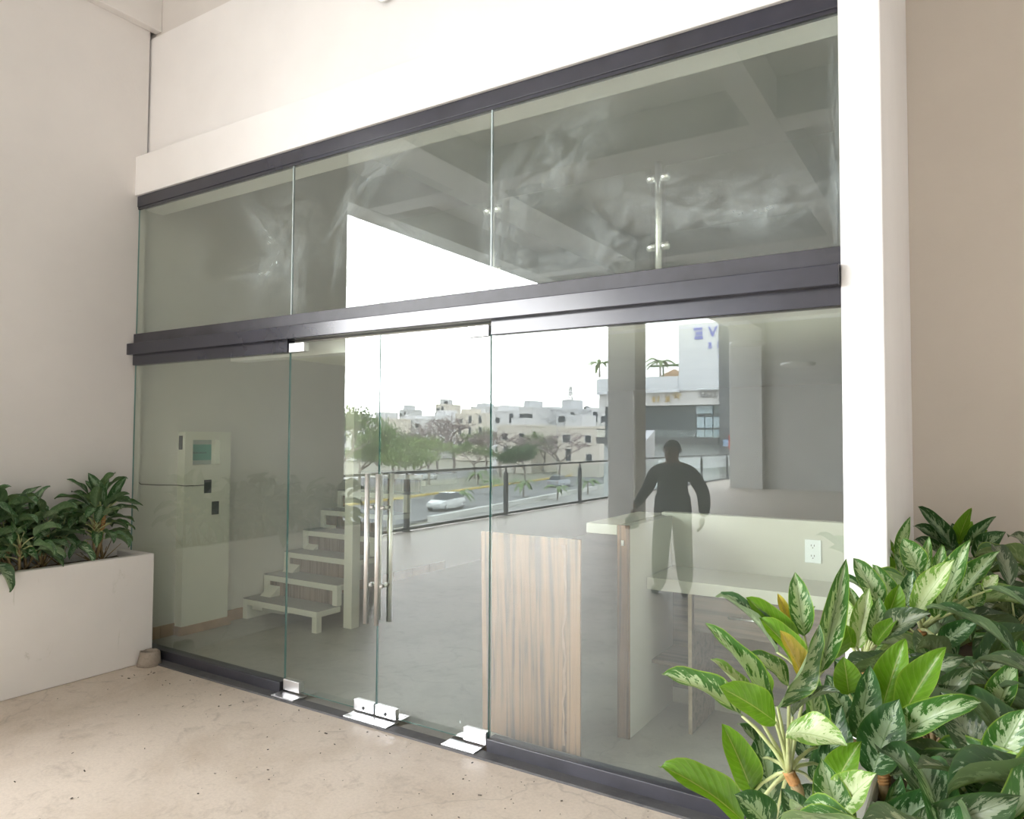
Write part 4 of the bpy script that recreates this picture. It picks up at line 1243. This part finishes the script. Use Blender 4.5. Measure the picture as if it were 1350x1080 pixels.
# (px, py of the foot, top py, crown width factor, leaf count, leaves, kind)
T = [(598, 624, 521, 0.85, 0, None, 'tall bare grey tree with a forked trunk, mirrored in the right door', 11),
     (565, 640, 548, 1.1, 1, M_g3, 'wide twiggy tree with a few leaves, mirrored above the door handles', 12),
     (540, 655, 556, 1.2, 2, M_g3, 'low light green tree mirrored just right of the door seam', 13),
     (520, 636, 540, 1.1, 1, M_g1, 'thin bare-topped tree mirrored left of the forked one', 14),
     (470, 650, 541, 1.2, 4, M_g1, 'leafy round tree mirrored left of the door seam', 15),
     (444, 662, 508, 0.8, 3, M_g1, 'tall leafy tree mirrored beside the dark wall end', 16),
     (625, 632, 560, 1.2, 1, M_g1, 'low twiggy tree mirrored right of the forked trunk', 17),
     (660, 630, 538, 0.95, 0, None, 'bare pinkish tree mirrored right of the right door edge', 18),
     (692, 638, 566, 1.0, 7, M_g2, 'dense dark green round tree mirrored in the right pane', 19),
     (737, 634, 543, 1.2, 0, None, 'wide bare grey tree mirrored in the right pane over the wood panel', 20),
     (775, 622, 556, 1.0, 1, M_g1, 'sparse leafy tree mirrored just left of the terrace column', 21),
     (716, 625, 560, 1.0, 2, M_g1, 'small leafy tree mirrored between the dense one and the wide bare one', 22),
     (640, 622, 548, 1.0, 1, M_g1, 'thin far tree mirrored left of the right door edge', 23),
     (576, 626, 536, 1.1, 0, None, 'bare pinkish tree mirrored left of the forked trunk, before the tall cream block', 25),
     (546, 628, 540, 1.1, 0, None, 'bare tree with a round crown mirrored above the light green tree', 26),
     (524, 630, 546, 1.0, 0, None, 'small bare tree mirrored just right of the door meeting line', 27),
     (678, 626, 546, 1.1, 0, None, 'bare tree mirrored behind the dense dark green one', 28),
     (760, 626, 552, 1.1, 0, None, 'bare bushy tree mirrored between the wide bare tree and the column', 29),
     (500, 640, 552, 1.0, 3, M_g1, 'bushy tree mirrored behind the tall pull handles', 24)]
for (px, py, top, wf, lf_, mt_, lab, sd2) in T:
    pos = gpx(px, py)
    vp = Vector((pos.x, 2 * G - pos.y, pos.z)) - EYE
    dep = vp.dot(AXF)
    H = (py - top) * dep / FPX
    tree(pos, H, H * wf, lab, lf_, mt_, sd2)
def low_plant(pos, h, n, label, seed):          # small palms and shrubs of the median
    rnd = random.Random(seed)
    o = thing('young_palm', label, 'palm', pos, 'young palms on the median')
    b = MB()
    b.tube([pos, pos + UP * h * 0.45], [h * .03, h * .022], 6)
    b.build('trunk', M_bark, o)
    for k in range(n):
        a = k * 2.4 + rnd.uniform(-.3, .3)
        q = MB()
        top = pos + UP * h * 0.45
        L = h * rnd.uniform(.5, .65)
        up0 = rnd.uniform(.5, 1.1)
        prev = None
        vs = []
        for j in range(7):
            s = j / 6
            c_ = top + Vector((math.cos(a), math.sin(a), 0)) * L * s + UP * (up0 * s - 1.1 * s * s) * L
            wd = math.sin(math.pi * min(.98, s * .9 + .08)) * L * .13
            sdv = Vector((-math.sin(a), math.cos(a), 0)) * wd
            vs += [c_ - sdv - UP * wd * .5, c_, c_ + sdv - UP * wd * .5]
        q.add(vs, [(j * 3 + i, j * 3 + i + 1, j * 3 + i + 4, j * 3 + i + 3) for j in range(6) for i in range(2)])
        q.build('frond', M_g1, o, smooth=True, fix=False)
    return o
for i, (px, py) in enumerate(((607, 668), (648, 652), (690, 655), (735, 660), (775, 652), (630, 640))):
    low_plant(gpx(px, py), 2.6 + 0.3 * (i % 3), 9, ['young palm on the median mirrored in the right door', 'young palm mirrored at the right door edge',
        'young palm mirrored under the dense dark tree', 'young palm mirrored beside the silver car', 'young palm mirrored left of the terrace column', 'young palm mirrored under the forked bare tree'][i], 60 + i)

# ---------------------------------------------------------------- houses of the town
M_h = [plaster('house_white', (0.78, 0.78, 0.78)), plaster('house_cream', (0.76, 0.71, 0.62)), plaster('house_grey', (0.66, 0.67, 0.68))]
M_win = plain('dark_house_window', (0.06, 0.07, 0.08), 0.15)
M_tank = plain('black_water_tank', (0.03, 0.03, 0.035), 0.5)
def house(px0, px1, top, bot, Y, hm, label, seed, depth=9):
    rnd = random.Random(seed)
    a, c_ = atr(px0, bot, Y), atr(px1, bot, Y)
    zt = atr((px0 + px1) / 2, top, Y).z
    x0, x1 = a.x, c_.x
    o = thing('house', label, 'house', ((x0 + x1) / 2, Y, GZ), 'white houses of the town beyond the street')
    b = MB()
    b.box(x0, x1, Y - depth, Y, GZ, zt)
    b.box(x0 - .08, x1 + .08, Y - depth, Y + .08, zt - .35, zt - .1)
    b.build('wall', hm, o)
    wd = x1 - x0
    b = MB()
    xa = x0 + wd * rnd.uniform(.1, .5)
    b.box(xa, xa + wd * .4, Y - depth * .7, Y - 1.2, zt, zt + rnd.uniform(.8, 2.0))
    b.build('roof_room', M_h[2] if rnd.random() < .4 else hm, o)
    tx = x0 + wd * rnd.uniform(.1, .9)
    b = MB(); b.smooth = True
    b.lathe((tx, Y - 2, zt), [(.5, 0), (.55, .1), (.55, .9), (.3, 1.15), (.2, 1.2)], 10)
    b.build('water_tank', M_tank if rnd.random() < .6 else M_h[0], o)
    n = max(2, int(wd / 3.2))
    fl_ = 0
    z = zt - 2.6
    while z > GZ + 0.6 and fl_ < 3:
        for k in range(n):
            xc = x0 + wd * (k + .5) / n + rnd.uniform(-.2, .2)
            ww, hh = rnd.choice(((1.0, 1.1), (1.4, 1.2), (.9, 1.9)))
            f = MB()
            f.box(xc - ww / 2 - .08, xc + ww / 2 + .08, Y, Y + .07, z - .08, z).box(xc - ww / 2 - .08, xc + ww / 2 + .08, Y, Y + .07, z + hh, z + hh + .08)
            f.box(xc - ww / 2 - .08, xc - ww / 2, Y, Y + .07, z, z + hh).box(xc + ww / 2, xc + ww / 2 + .08, Y, Y + .07, z, z + hh)
            wf_ = f.build('window', M_h[2], o)
            MB().box(xc - ww / 2, xc + ww / 2, Y - .02, Y + .02, z, z + hh).build('pane', M_win, wf_)
        z -= 3.0; fl_ += 1
    return o
Hs = [(648, 682, 541, 610, -120, 0, 'long white house mirrored right of the right door edge'),
      (684, 702, 536, 610, -112, 0, 'white house with roof room mirrored above the dense dark tree'),
      (700, 732, 546, 610, -126, 0, 'wide low white house mirrored above the wide bare tree'),
      (733, 762, 539, 610, -118, 2, 'pale grey house mirrored over the wood panel'),
      (764, 782, 543, 610, -124, 0, 'narrow white house mirrored beside the antenna mast'),
      (780, 802, 538, 600, -116, 0, 'white house mirrored against the terrace column'),
      (600, 640, 545, 612, -150, 1, 'cream house mirrored behind the forked bare tree'),
      (560, 596, 548, 606, -165, 0, 'white house mirrored behind the twiggy tree'),
      (574, 586, 533, 600, -190, 1, 'tall cream block mirrored over the tree tops'),
      (516, 556, 552, 606, -150, 0, 'white house mirrored right of the door seam'),
      (526, 536, 540, 600, -205, 2, 'far pale block mirrored over the light green tree'),
      (480, 512, 552, 608, -140, 1, 'low cream house mirrored at the door seam'),
      (446, 478, 556, 612, -130, 0, 'white house mirrored beside the dark wall end'),
      (620, 652, 536, 600, -200, 0, 'far white block mirrored at the right door edge'),
      (655, 700, 560, 615, -100, 1, 'low cream house mirrored behind the dense dark tree'),
      (735, 790, 562, 606, -98, 1, 'low cream garden house mirrored behind the wide bare tree')]
for i, (p0_, p1_, tp, bt, Y, k, lab) in enumerate(Hs):
    house(p0_, p1_, tp, bt, Y, M_h[k], lab, 200 + i)
am = atr(752, 577, -230)
zt = atr(752, 510, -230).z
mast = thing('antenna_mast', 'thin lattice antenna mast mirrored far over the white houses', 'mast', (am.x, am.y, GZ))
b = MB()
hh = zt - GZ
for k in range(14):
    f0, f1 = k / 14, (k + 1) / 14
    w0, w1 = 2.2 * (1 - f0) + .25, 2.2 * (1 - f1) + .25
    cs4 = [(-1, -1), (1, -1), (1, 1), (-1, 1)]
    for j in range(4):
        a, c_ = cs4[j], cs4[(j + 1) % 4]
        A = (am.x + a[0] * w0, am.y + a[1] * w0, GZ + hh * f0); B = (am.x + a[0] * w1, am.y + a[1] * w1, GZ + hh * f1)
        D = (am.x + c_[0] * w1, am.y + c_[1] * w1, GZ + hh * f1)
        b.tube([A, B], .16, 4, False); b.tube([A, D], .10, 4, False)
b.build('lattice', M_h[2], mast)
hill = atr(718, 545, -240)
tree(Vector((hill.x, hill.y, GZ)), atr(718, 533, -240).z - GZ, 16, 'far round dark tree mirrored over the roofs', 6, M_g2, 91)

# ---------------------------------------------------------------- shopping building across the court
YB = -45.0
bl = thing('shop_building', 'white shopping building with a tower sign mirrored left of the person', 'building', (-19, YB, GZ))
M_b = plaster('shop_white', (0.80, 0.83, 0.86), amount=0.1)
M_bs = plain('shop_side_grey', (0.16, 0.165, 0.17), 0.7)
M_dg = plain('dark_shop_glass', (0.07, 0.09, 0.10), 0.12)
M_lg = plain('pale_shop_glass', (0.52, 0.66, 0.72), 0.15)
def X(px): return atr(px, 500, YB).x
def Z(py, px=900): return atr(px, py, YB).z
xr = X(948)
MB().box(X(895), xr, YB - 8, YB, Z(515), Z(428)).build('tower', M_b, bl)
MB().box(X(789), X(895) - .01, YB - 10, YB + .3, Z(517), Z(496)).build('parapet', M_b, bl)
MB().box(X(789), xr, YB - 10, YB - .2, Z(534), Z(515)).build('sign_band', plaster('band_white', (0.72, 0.71, 0.69), amount=.1), bl)
MB().box(xr + 0.01, xr + 0.9, YB - 8, YB + 0.05, GZ, Z(428)).build('side_wall', M_bs, bl)
MB().box(X(789), xr, YB - 10, YB - 1.2, Z(577), Z(534)).build('upper_shop_front', M_dg, bl)
for (a, c_, t_, q) in ((912, 935, 535, 545), (936, 948, 535, 545)):
    MB().box(X(a), X(c_) - .05, YB - 1.2, YB - 1.0, Z(q), Z(t_)).build('pane', M_lg if a < 930 else plain('grey_shop_glass', (.25, .3, .31), .15), bl)
for (a, c_) in ((912, 923), (923, 934), (934, 944), (944, 948)):
    for (t_, q) in ((549, 565), (565, 577)):
        MB().box(X(a) + .04, X(c_) - .04, YB - 1.2, YB - 1.0, Z(q) + .04, Z(t_) - .04).build('pane', M_lg, bl)
MB().box(X(789), xr, YB - 10, YB + .4, Z(586), Z(577)).build('floor_slab', plain('slab_grey', (.13, .13, .13), .8), bl)
MB().box(X(789), xr, YB - 10, YB - 1.0, GZ, Z(586)).build('lower_shop_front', plaster('lower_white', (.62, .66, .66)), bl)
for k in range(7):
    xa = X(858) + (xr - X(858)) * k / 7
    MB().box(xa + .1, xa + (xr - X(858)) / 7 - .1, YB - 1.0, YB - .9, GZ + .2, GZ + 2.6).build('pane', plain('green_shop_glass', (.22, .30, .31), .15) if k == 0 else bpy.data.materials['green_shop_glass'], bl)
gp = MB()
gp.add([(X(789), YB + .35, Z(577)), (xr, YB + .35, Z(577)), (xr, YB + .35, Z(566)), (X(789), YB + .35, Z(566))], [(0, 1, 2, 3)])
gp.build('gallery_glass', M_railglass, bl, fix=False)
MB().box(X(789), xr, YB + .3, YB + .4, Z(566) - .05, Z(566) + .03).build('gallery_rail', M_darkmetal, bl)

# lettering on real walls; it faces the terrace, so the glass shows it reversed
M_blue = plain('blue_sign_letters', (0.10, 0.13, 0.62), 0.4)
M_gold = plain('gold_sign_letters', (0.72, 0.52, 0.16), 0.35)
M_gry = plain('grey_sign_letters', (0.25, 0.24, 0.23), 0.4)
def letters(name, text, x, y, z, size, mat_, parent, depth=0.06, clip=None):
    cu = bpy.data.curves.new(name, 'FONT')
    cu.body = text; cu.size = size; cu.extrude = depth; cu.align_x = 'LEFT'
    tmp = bpy.data.objects.new('tmp', cu)
    C.objects.link(tmp)
    bpy.context.view_layer.update()
    me = bpy.data.meshes.new_from_object(tmp.evaluated_get(bpy.context.evaluated_depsgraph_get()))
    bpy.data.objects.remove(tmp)
    # local x runs to the reader's right = -X in the world, local y up
    R = Matrix(((-1, 0, 0, x), (0, 0, 1, y), (0, 1, 0, z), (0, 0, 0, 1)))
    me.transform(R)
    if clip is not None:
        bm = bmesh.new(); bm.from_mesh(me)
        bmesh.ops.bisect_plane(bm, geom=bm.verts[:] + bm.edges[:] + bm.faces[:], plane_co=(clip, 0, 0), plane_no=(1, 0, 0), clear_outer=True)
        bm.to_mesh(me); bm.free()
    off = wloc(parent)
    me.transform(Matrix.Translation(-off))
    me.name = name
    me.materials.clear(); me.materials.append(mat_)
    o = bpy.data.objects.new(name, me)
    C.objects.link(o); o.parent = parent
    return o
yl = YB + .06
lh = Z(433) - Z(447)
letters('sign_letter', 'V', X(946.5), yl, Z(447), lh * 1.42, M_blue, bl)
for k, (w0, w1) in enumerate(((915.2, 926.3), (918, 926.5), (916, 926.8))):
    zc = Z(435.5 + k * 5.7)
    MB().box(X(w0), X(w1), YB, YB + .1, zc - .10, zc + .10).build('sign_letter', M_blue, bl)
s2h = Z(453.5) - Z(461.5)
letters('sign_letter', 'S', X(939), yl, Z(461.5), s2h * 1.38, M_blue, bl)
letters('sign_letter', 'S', X(951), yl, Z(461.5), s2h * 1.38, M_blue, bl, clip=xr)
letters('sign_letter', 'S', X(952.5), yl, Z(475), s2h * 1.38, M_blue, bl, clip=xr)
letters('sign_letter', 'YOU', X(944.6), YB - .14, Z(523.3), (Z(515.5) - Z(523.3)) * 1.35, M_gry, bl)
MB().box(X(925), X(944), YB - .2, YB - .1, Z(524.6), Z(523.9)).build('sign_line', M_gry, bl)
letters('sign_letter', 'IE', X(882.5), YB - .14, Z(529), (Z(521.5) - Z(529)) * 1.35, M_gold, bl)
letters('sign_letter', '\\ II', X(868.5), YB - .14, Z(529), (Z(521.5) - Z(529)) * 1.35, M_gold, bl)
b = MB(); b.smooth = True
em = atr(892, 521.5, YB - .14)
for k in range(5):
    a = math.radians(90 + k * 72)
    b.tube([(em.x + .1 * math.cos(a), em.y, em.z + .1 * math.sin(a)), (em.x + .38 * math.cos(a), em.y, em.z + .30 * math.sin(a))], [.07, .02], 6)
b.build('sign_emblem', M_gold, bl)
# roof terrace things
um = atr(889, 492, YB - 3)
u_ = thing('sun_umbrella', 'tan sun umbrella on the roof terrace mirrored left of the sign tower', 'umbrella', (um.x, um.y, Z(497)))
b = MB()
b.lathe((um.x, um.y, um.z), [(1.3, -.35), (.7, .0), (.05, .3)], 8)
b.build('canopy', plain('tan_canvas', (.62, .40, .24), .8), u_)
b = MB(); b.tube([(um.x, um.y, Z(497)), (um.x, um.y, um.z)], .05, 6)
b.build('pole', M_darkmetal, u_)
pg = thing('roof_pergola', 'thin green metal pergola over the roof terrace umbrella', 'pergola', (um.x, um.y - 1, Z(497)))
pa = atr(868, 483, YB - 2)
for dx in (0, 2.2, 4.4):
    b = MB(); b.tube([(pa.x + .4 + dx, pa.y, Z(497)), (pa.x + .4 + dx, pa.y, pa.z)], .06, 6)
    b.build('post', M_g2, pg)
MB().box(pa.x - .6, pa.x + 5.6, pa.y - .1, pa.y + .1, pa.z - .05, pa.z + .1).build('top_bar', M_g2, pg)
for i, (px, py, s_, lab) in enumerate(((789, 497, 2.2, 'small palm on the white parapet mirrored left of the terrace column'), (869, 497, 2.4, 'small palm on the roof terrace mirrored beside the umbrella'))):
    p = atr(px + 1.5, py, YB - 1)
    low_plant(p, s_, 8, lab, 80 + i)
pn = atr(859, 620, -19)
b = MB()
b.prism([(-19.2, 0), (-16.8, 0), (-16.8, 0.9), (-19.2, 2.0)], 'x', pn.x - 0.25, pn.x + 0.05)
struct(b.build('wall_stair', plaster('stair_wall_white', (.76, .77, .80))))
sg = atr(958, 584, -26)
sgt = thing('small_sign', 'small blue and red sign beyond the far end of the balcony', 'sign', (sg.x, sg.y, 0))
MB().box(sg.x - .15, sg.x + .15, sg.y, sg.y + .03, sg.z - .14, sg.z + .14).build('panel', plain('pale_blue_panel', (.35, .5, .72), .4), sgt)
MB().box(sg.x + .10, sg.x + .16, sg.y + .03, sg.y + .05, sg.z - .3, sg.z + .35).build('red_bar', plain('red_bar', (.65, .07, .05), .4), sgt)
b = MB(); b.tube([(sg.x + .13, sg.y, 0), (sg.x + .13, sg.y, sg.z + .3)], .02, 6); b.build('pole', M_darkmetal, sgt)

# ---------------------------------------------------------------- the person facing the glass
M_jk = plain('dark_jacket', (0.12, 0.12, 0.122), 0.85, 0, 0.2, 12)
M_tr = plain('dark_olive_trousers', (0.11, 0.11, 0.085), 0.9, 0, 0.15, 14)
M_bt = plain('black_boots', (0.02, 0.018, 0.016), 0.5)
M_sk = plain('skin', (0.36, 0.22, 0.15), 0.55, 0, 0.05, 10)
M_hr = plain('short_black_hair', (0.02, 0.018, 0.016), 0.7, 0, 0.3, 60)
PX, PY = -2.79, -1.06
def skin_mesh(name, joints, edges, levels, parent, mats, pick, root):
    me = bpy.data.meshes.new(name)
    me.from_pydata([j[0] for j in joints], edges, [])
    o = bpy.data.objects.new(name, me)
    C.objects.link(o)
    sk = o.modifiers.new('s', 'SKIN')
    sk.use_smooth_shade = True
    lay = me.skin_vertices[0] if me.skin_vertices else None
    if lay is None:
        bm = bmesh.new(); bm.from_mesh(me); bm.verts.layers.skin.verify(); bm.to_mesh(me); bm.free()
        lay = me.skin_vertices[0]
    for k, j in enumerate(joints):
        r = j[1]
        lay.data[k].radius = r if isinstance(r, tuple) else (r, r)
        lay.data[k].use_root = (k == root)
    ss = o.modifiers.new('d', 'SUBSURF'); ss.levels = levels; ss.render_levels = levels
    bpy.context.view_layer.update()
    m2 = bpy.data.meshes.new_from_object(o.evaluated_get(bpy.context.evaluated_depsgraph_get()))
    bpy.data.objects.remove(o)
    m2.name = name
    m2.materials.clear()
    for q in mats: m2.materials.append(q)
    for p in m2.polygons:
        p.material_index = pick(p.center); p.use_smooth = True
    o = bpy.data.objects.new(name, m2)
    C.objects.link(o); o.parent = parent
    return o
pe = thing('person', 'person in dark jacket and olive trousers standing with one arm bent', 'person', (PX, PY, 0))
J = [((0, 0, .93), (.185, .135)), ((0, 0, 1.08), (.185, .135)), ((0, .01, 1.25), (.205, .135)), ((0, 0, 1.365), (.145, .10)), ((0, .01, 1.43), (.062, .062)),
     ((0, .02, 1.50), (.080, .088)), ((0, .02, 1.58), (.088, .102)), ((0, .015, 1.645), (.058, .068)),
     ((-.195, 0, 1.345), .088), ((-.305, -.03, 1.13), .070), ((-.375, .10, .975), .052), ((-.40, .13, .92), .037),
     ((.195, 0, 1.345), .088), ((.335, -.03, 1.13), .078), ((.365, .03, .92), .066), ((.345, .05, .86), .038),
     ((-.105, 0, .86), .120), ((-.135, .015, .49), .104), ((-.16, -.02, .15), .090), ((-.165, -.02, .05), (.055, .05)), ((-.19, .13, .04), (.05, .036)),
     ((.10, 0, .86), .120), ((.125, .015, .49), .104), ((.135, -.02, .15), .090), ((.14, -.02, .05), (.055, .05)), ((.165, .13, .04), (.05, .036))]
E_ = [(0, 1), (1, 2), (2, 3), (3, 4), (4, 5), (5, 6), (6, 7), (3, 8), (8, 9), (9, 10), (10, 11), (3, 12), (12, 13), (13, 14), (14, 15),
      (0, 16), (16, 17), (17, 18), (18, 19), (19, 20), (0, 21), (21, 22), (22, 23), (23, 24), (24, 25)]
def pick(c_):
    if c_.z > 1.425 and abs(c_.x) < .13: return 3
    if (c_ - Vector((-.40, .13, .92))).length < .05 or (c_ - Vector((.345, .05, .86))).length < .045: return 3
    if c_.z > .84: return 0
    if c_.z > .125: return 1
    return 2
body = skin_mesh('body', J, E_, 2, pe, [M_jk, M_tr, M_bt, M_sk], pick, 0)
b = MB(); b.smooth = True
vs, n = [], 16
for j in range(7):
    th = math.pi * 0.56 * j / 6
    for k in range(n):
        a = 2 * math.pi * k / n
        fr = 1.0 if math.sin(a) < 0.35 else 0.72
        t2 = th * fr
        vs.append((PX + .096 * math.sin(t2) * math.cos(a), PY + .01 + .118 * math.sin(t2) * math.sin(a), 1.575 + .112 * math.cos(t2)))
b.add(vs, [(j * n + k, j * n + (k + 1) % n, (j + 1) * n + (k + 1) % n, (j + 1) * n + k) for j in range(6) for k in range(n)])
b.build('hair', M_hr, pe)
b = MB(); b.smooth = True
b.lathe((PX, PY, .78), [(.208, .03), (.212, .06), (.206, .18), (.192, .30)], 20)
b.v = [(PX + (x - PX), PY + (y - PY) * .74, z) for x, y, z in b.v]
b.build('jacket_hem', M_jk, pe)
b = MB(); b.smooth = True
b.tube([(PX, PY + .10, 1.575), (PX, PY + .128, 1.545), (PX, PY + .10, 1.535)], [.010, .017, .012], 8)
b.build('nose', M_sk, pe)
for s in (-1, 1):
    b = MB(); b.smooth = True
    b.lathe((PX + s * .034, PY + .098, 1.574), [(.002, -.010), (.011, -.006), (.013, 0), (.011, .006), (.002, .010)], 10)
    b.build('eye', M_hr, pe)
    b = MB(); b.smooth = True
    b.tube([(PX + s * .083, PY + .01, 1.535), (PX + s * .096, PY, 1.56), (PX + s * .094, PY, 1.585), (PX + s * .083, PY + .01, 1.59)], [.008, .014, .014, .008], 8)
    b.build('ear', M_sk, pe)
b = MB(); b.tube([(PX - .026, PY + .096, 1.502), (PX, PY + .104, 1.500), (PX + .026, PY + .096, 1.502)], [.003, .007, .003], 6)
b.build('mouth', plain('lips', (.28, .13, .10), .5), pe)
def hand(root, dirv, side, palmn):
    d = Vector(dirv).normalized(); s = Vector(side).normalized(); q = Vector(palmn).normalized()
    r = Vector(root)
    jn = [(r, .026), (r + d * .045, (.036, .02)), (r + d * .085, (.040, .016))]
    ed = [(0, 1), (1, 2)]
    for k, (o_, L) in enumerate(((-.030, .062), (-.010, .072), (.010, .068), (.029, .054))):
        i = len(jn)
        a = r + d * .088 + s * o_
        jn += [(a, .0095), (a + d * L * .45 + q * .008, .0090), (a + d * L * .75 + q * .026, .0082), (a + d * L * .92 + q * .046, .0072)]
        ed += [(2, i), (i, i + 1), (i + 1, i + 2), (i + 2, i + 3)]
    i = len(jn)
    a = r + d * .03 - s * .032
    jn += [(a, .012), (a + d * .03 - s * .022 + q * .012, .0105), (a + d * .055 - s * .024 + q * .028, .009)]
    ed += [(1, i), (i, i + 1), (i + 1, i + 2)]
    return skin_mesh('hand', jn, ed, 1, pe, [M_sk], lambda c_: 0, 0)
hand((-.40, .13, .92), (-.05, .35, -.9), (0.2, 1, .3), (1, 0, 0))
hand((.345, .05, .86), (-.03, .15, -1), (0.0, 1, .1), (-1, 0, 0))
bg_ = thing('hand_bag', 'small black pouch held in the bent hand of the mirrored person', 'bag', (PX - .40, PY + .16, .80))
b = MB()
b.box(PX - .46, PX - .36, PY + .06, PY + .26, .70, .83)
b.build('pouch', M_jk, bg_, bevel=0.02)
b = MB(); b.smooth = True
b.tube([(PX - .41, PY + .09, .83), (PX - .41, PY + .11, .86), (PX - .41, PY + .21, .86), (PX - .41, PY + .23, .83)], .006, 6)
b.build('strap', M_jk, bg_)
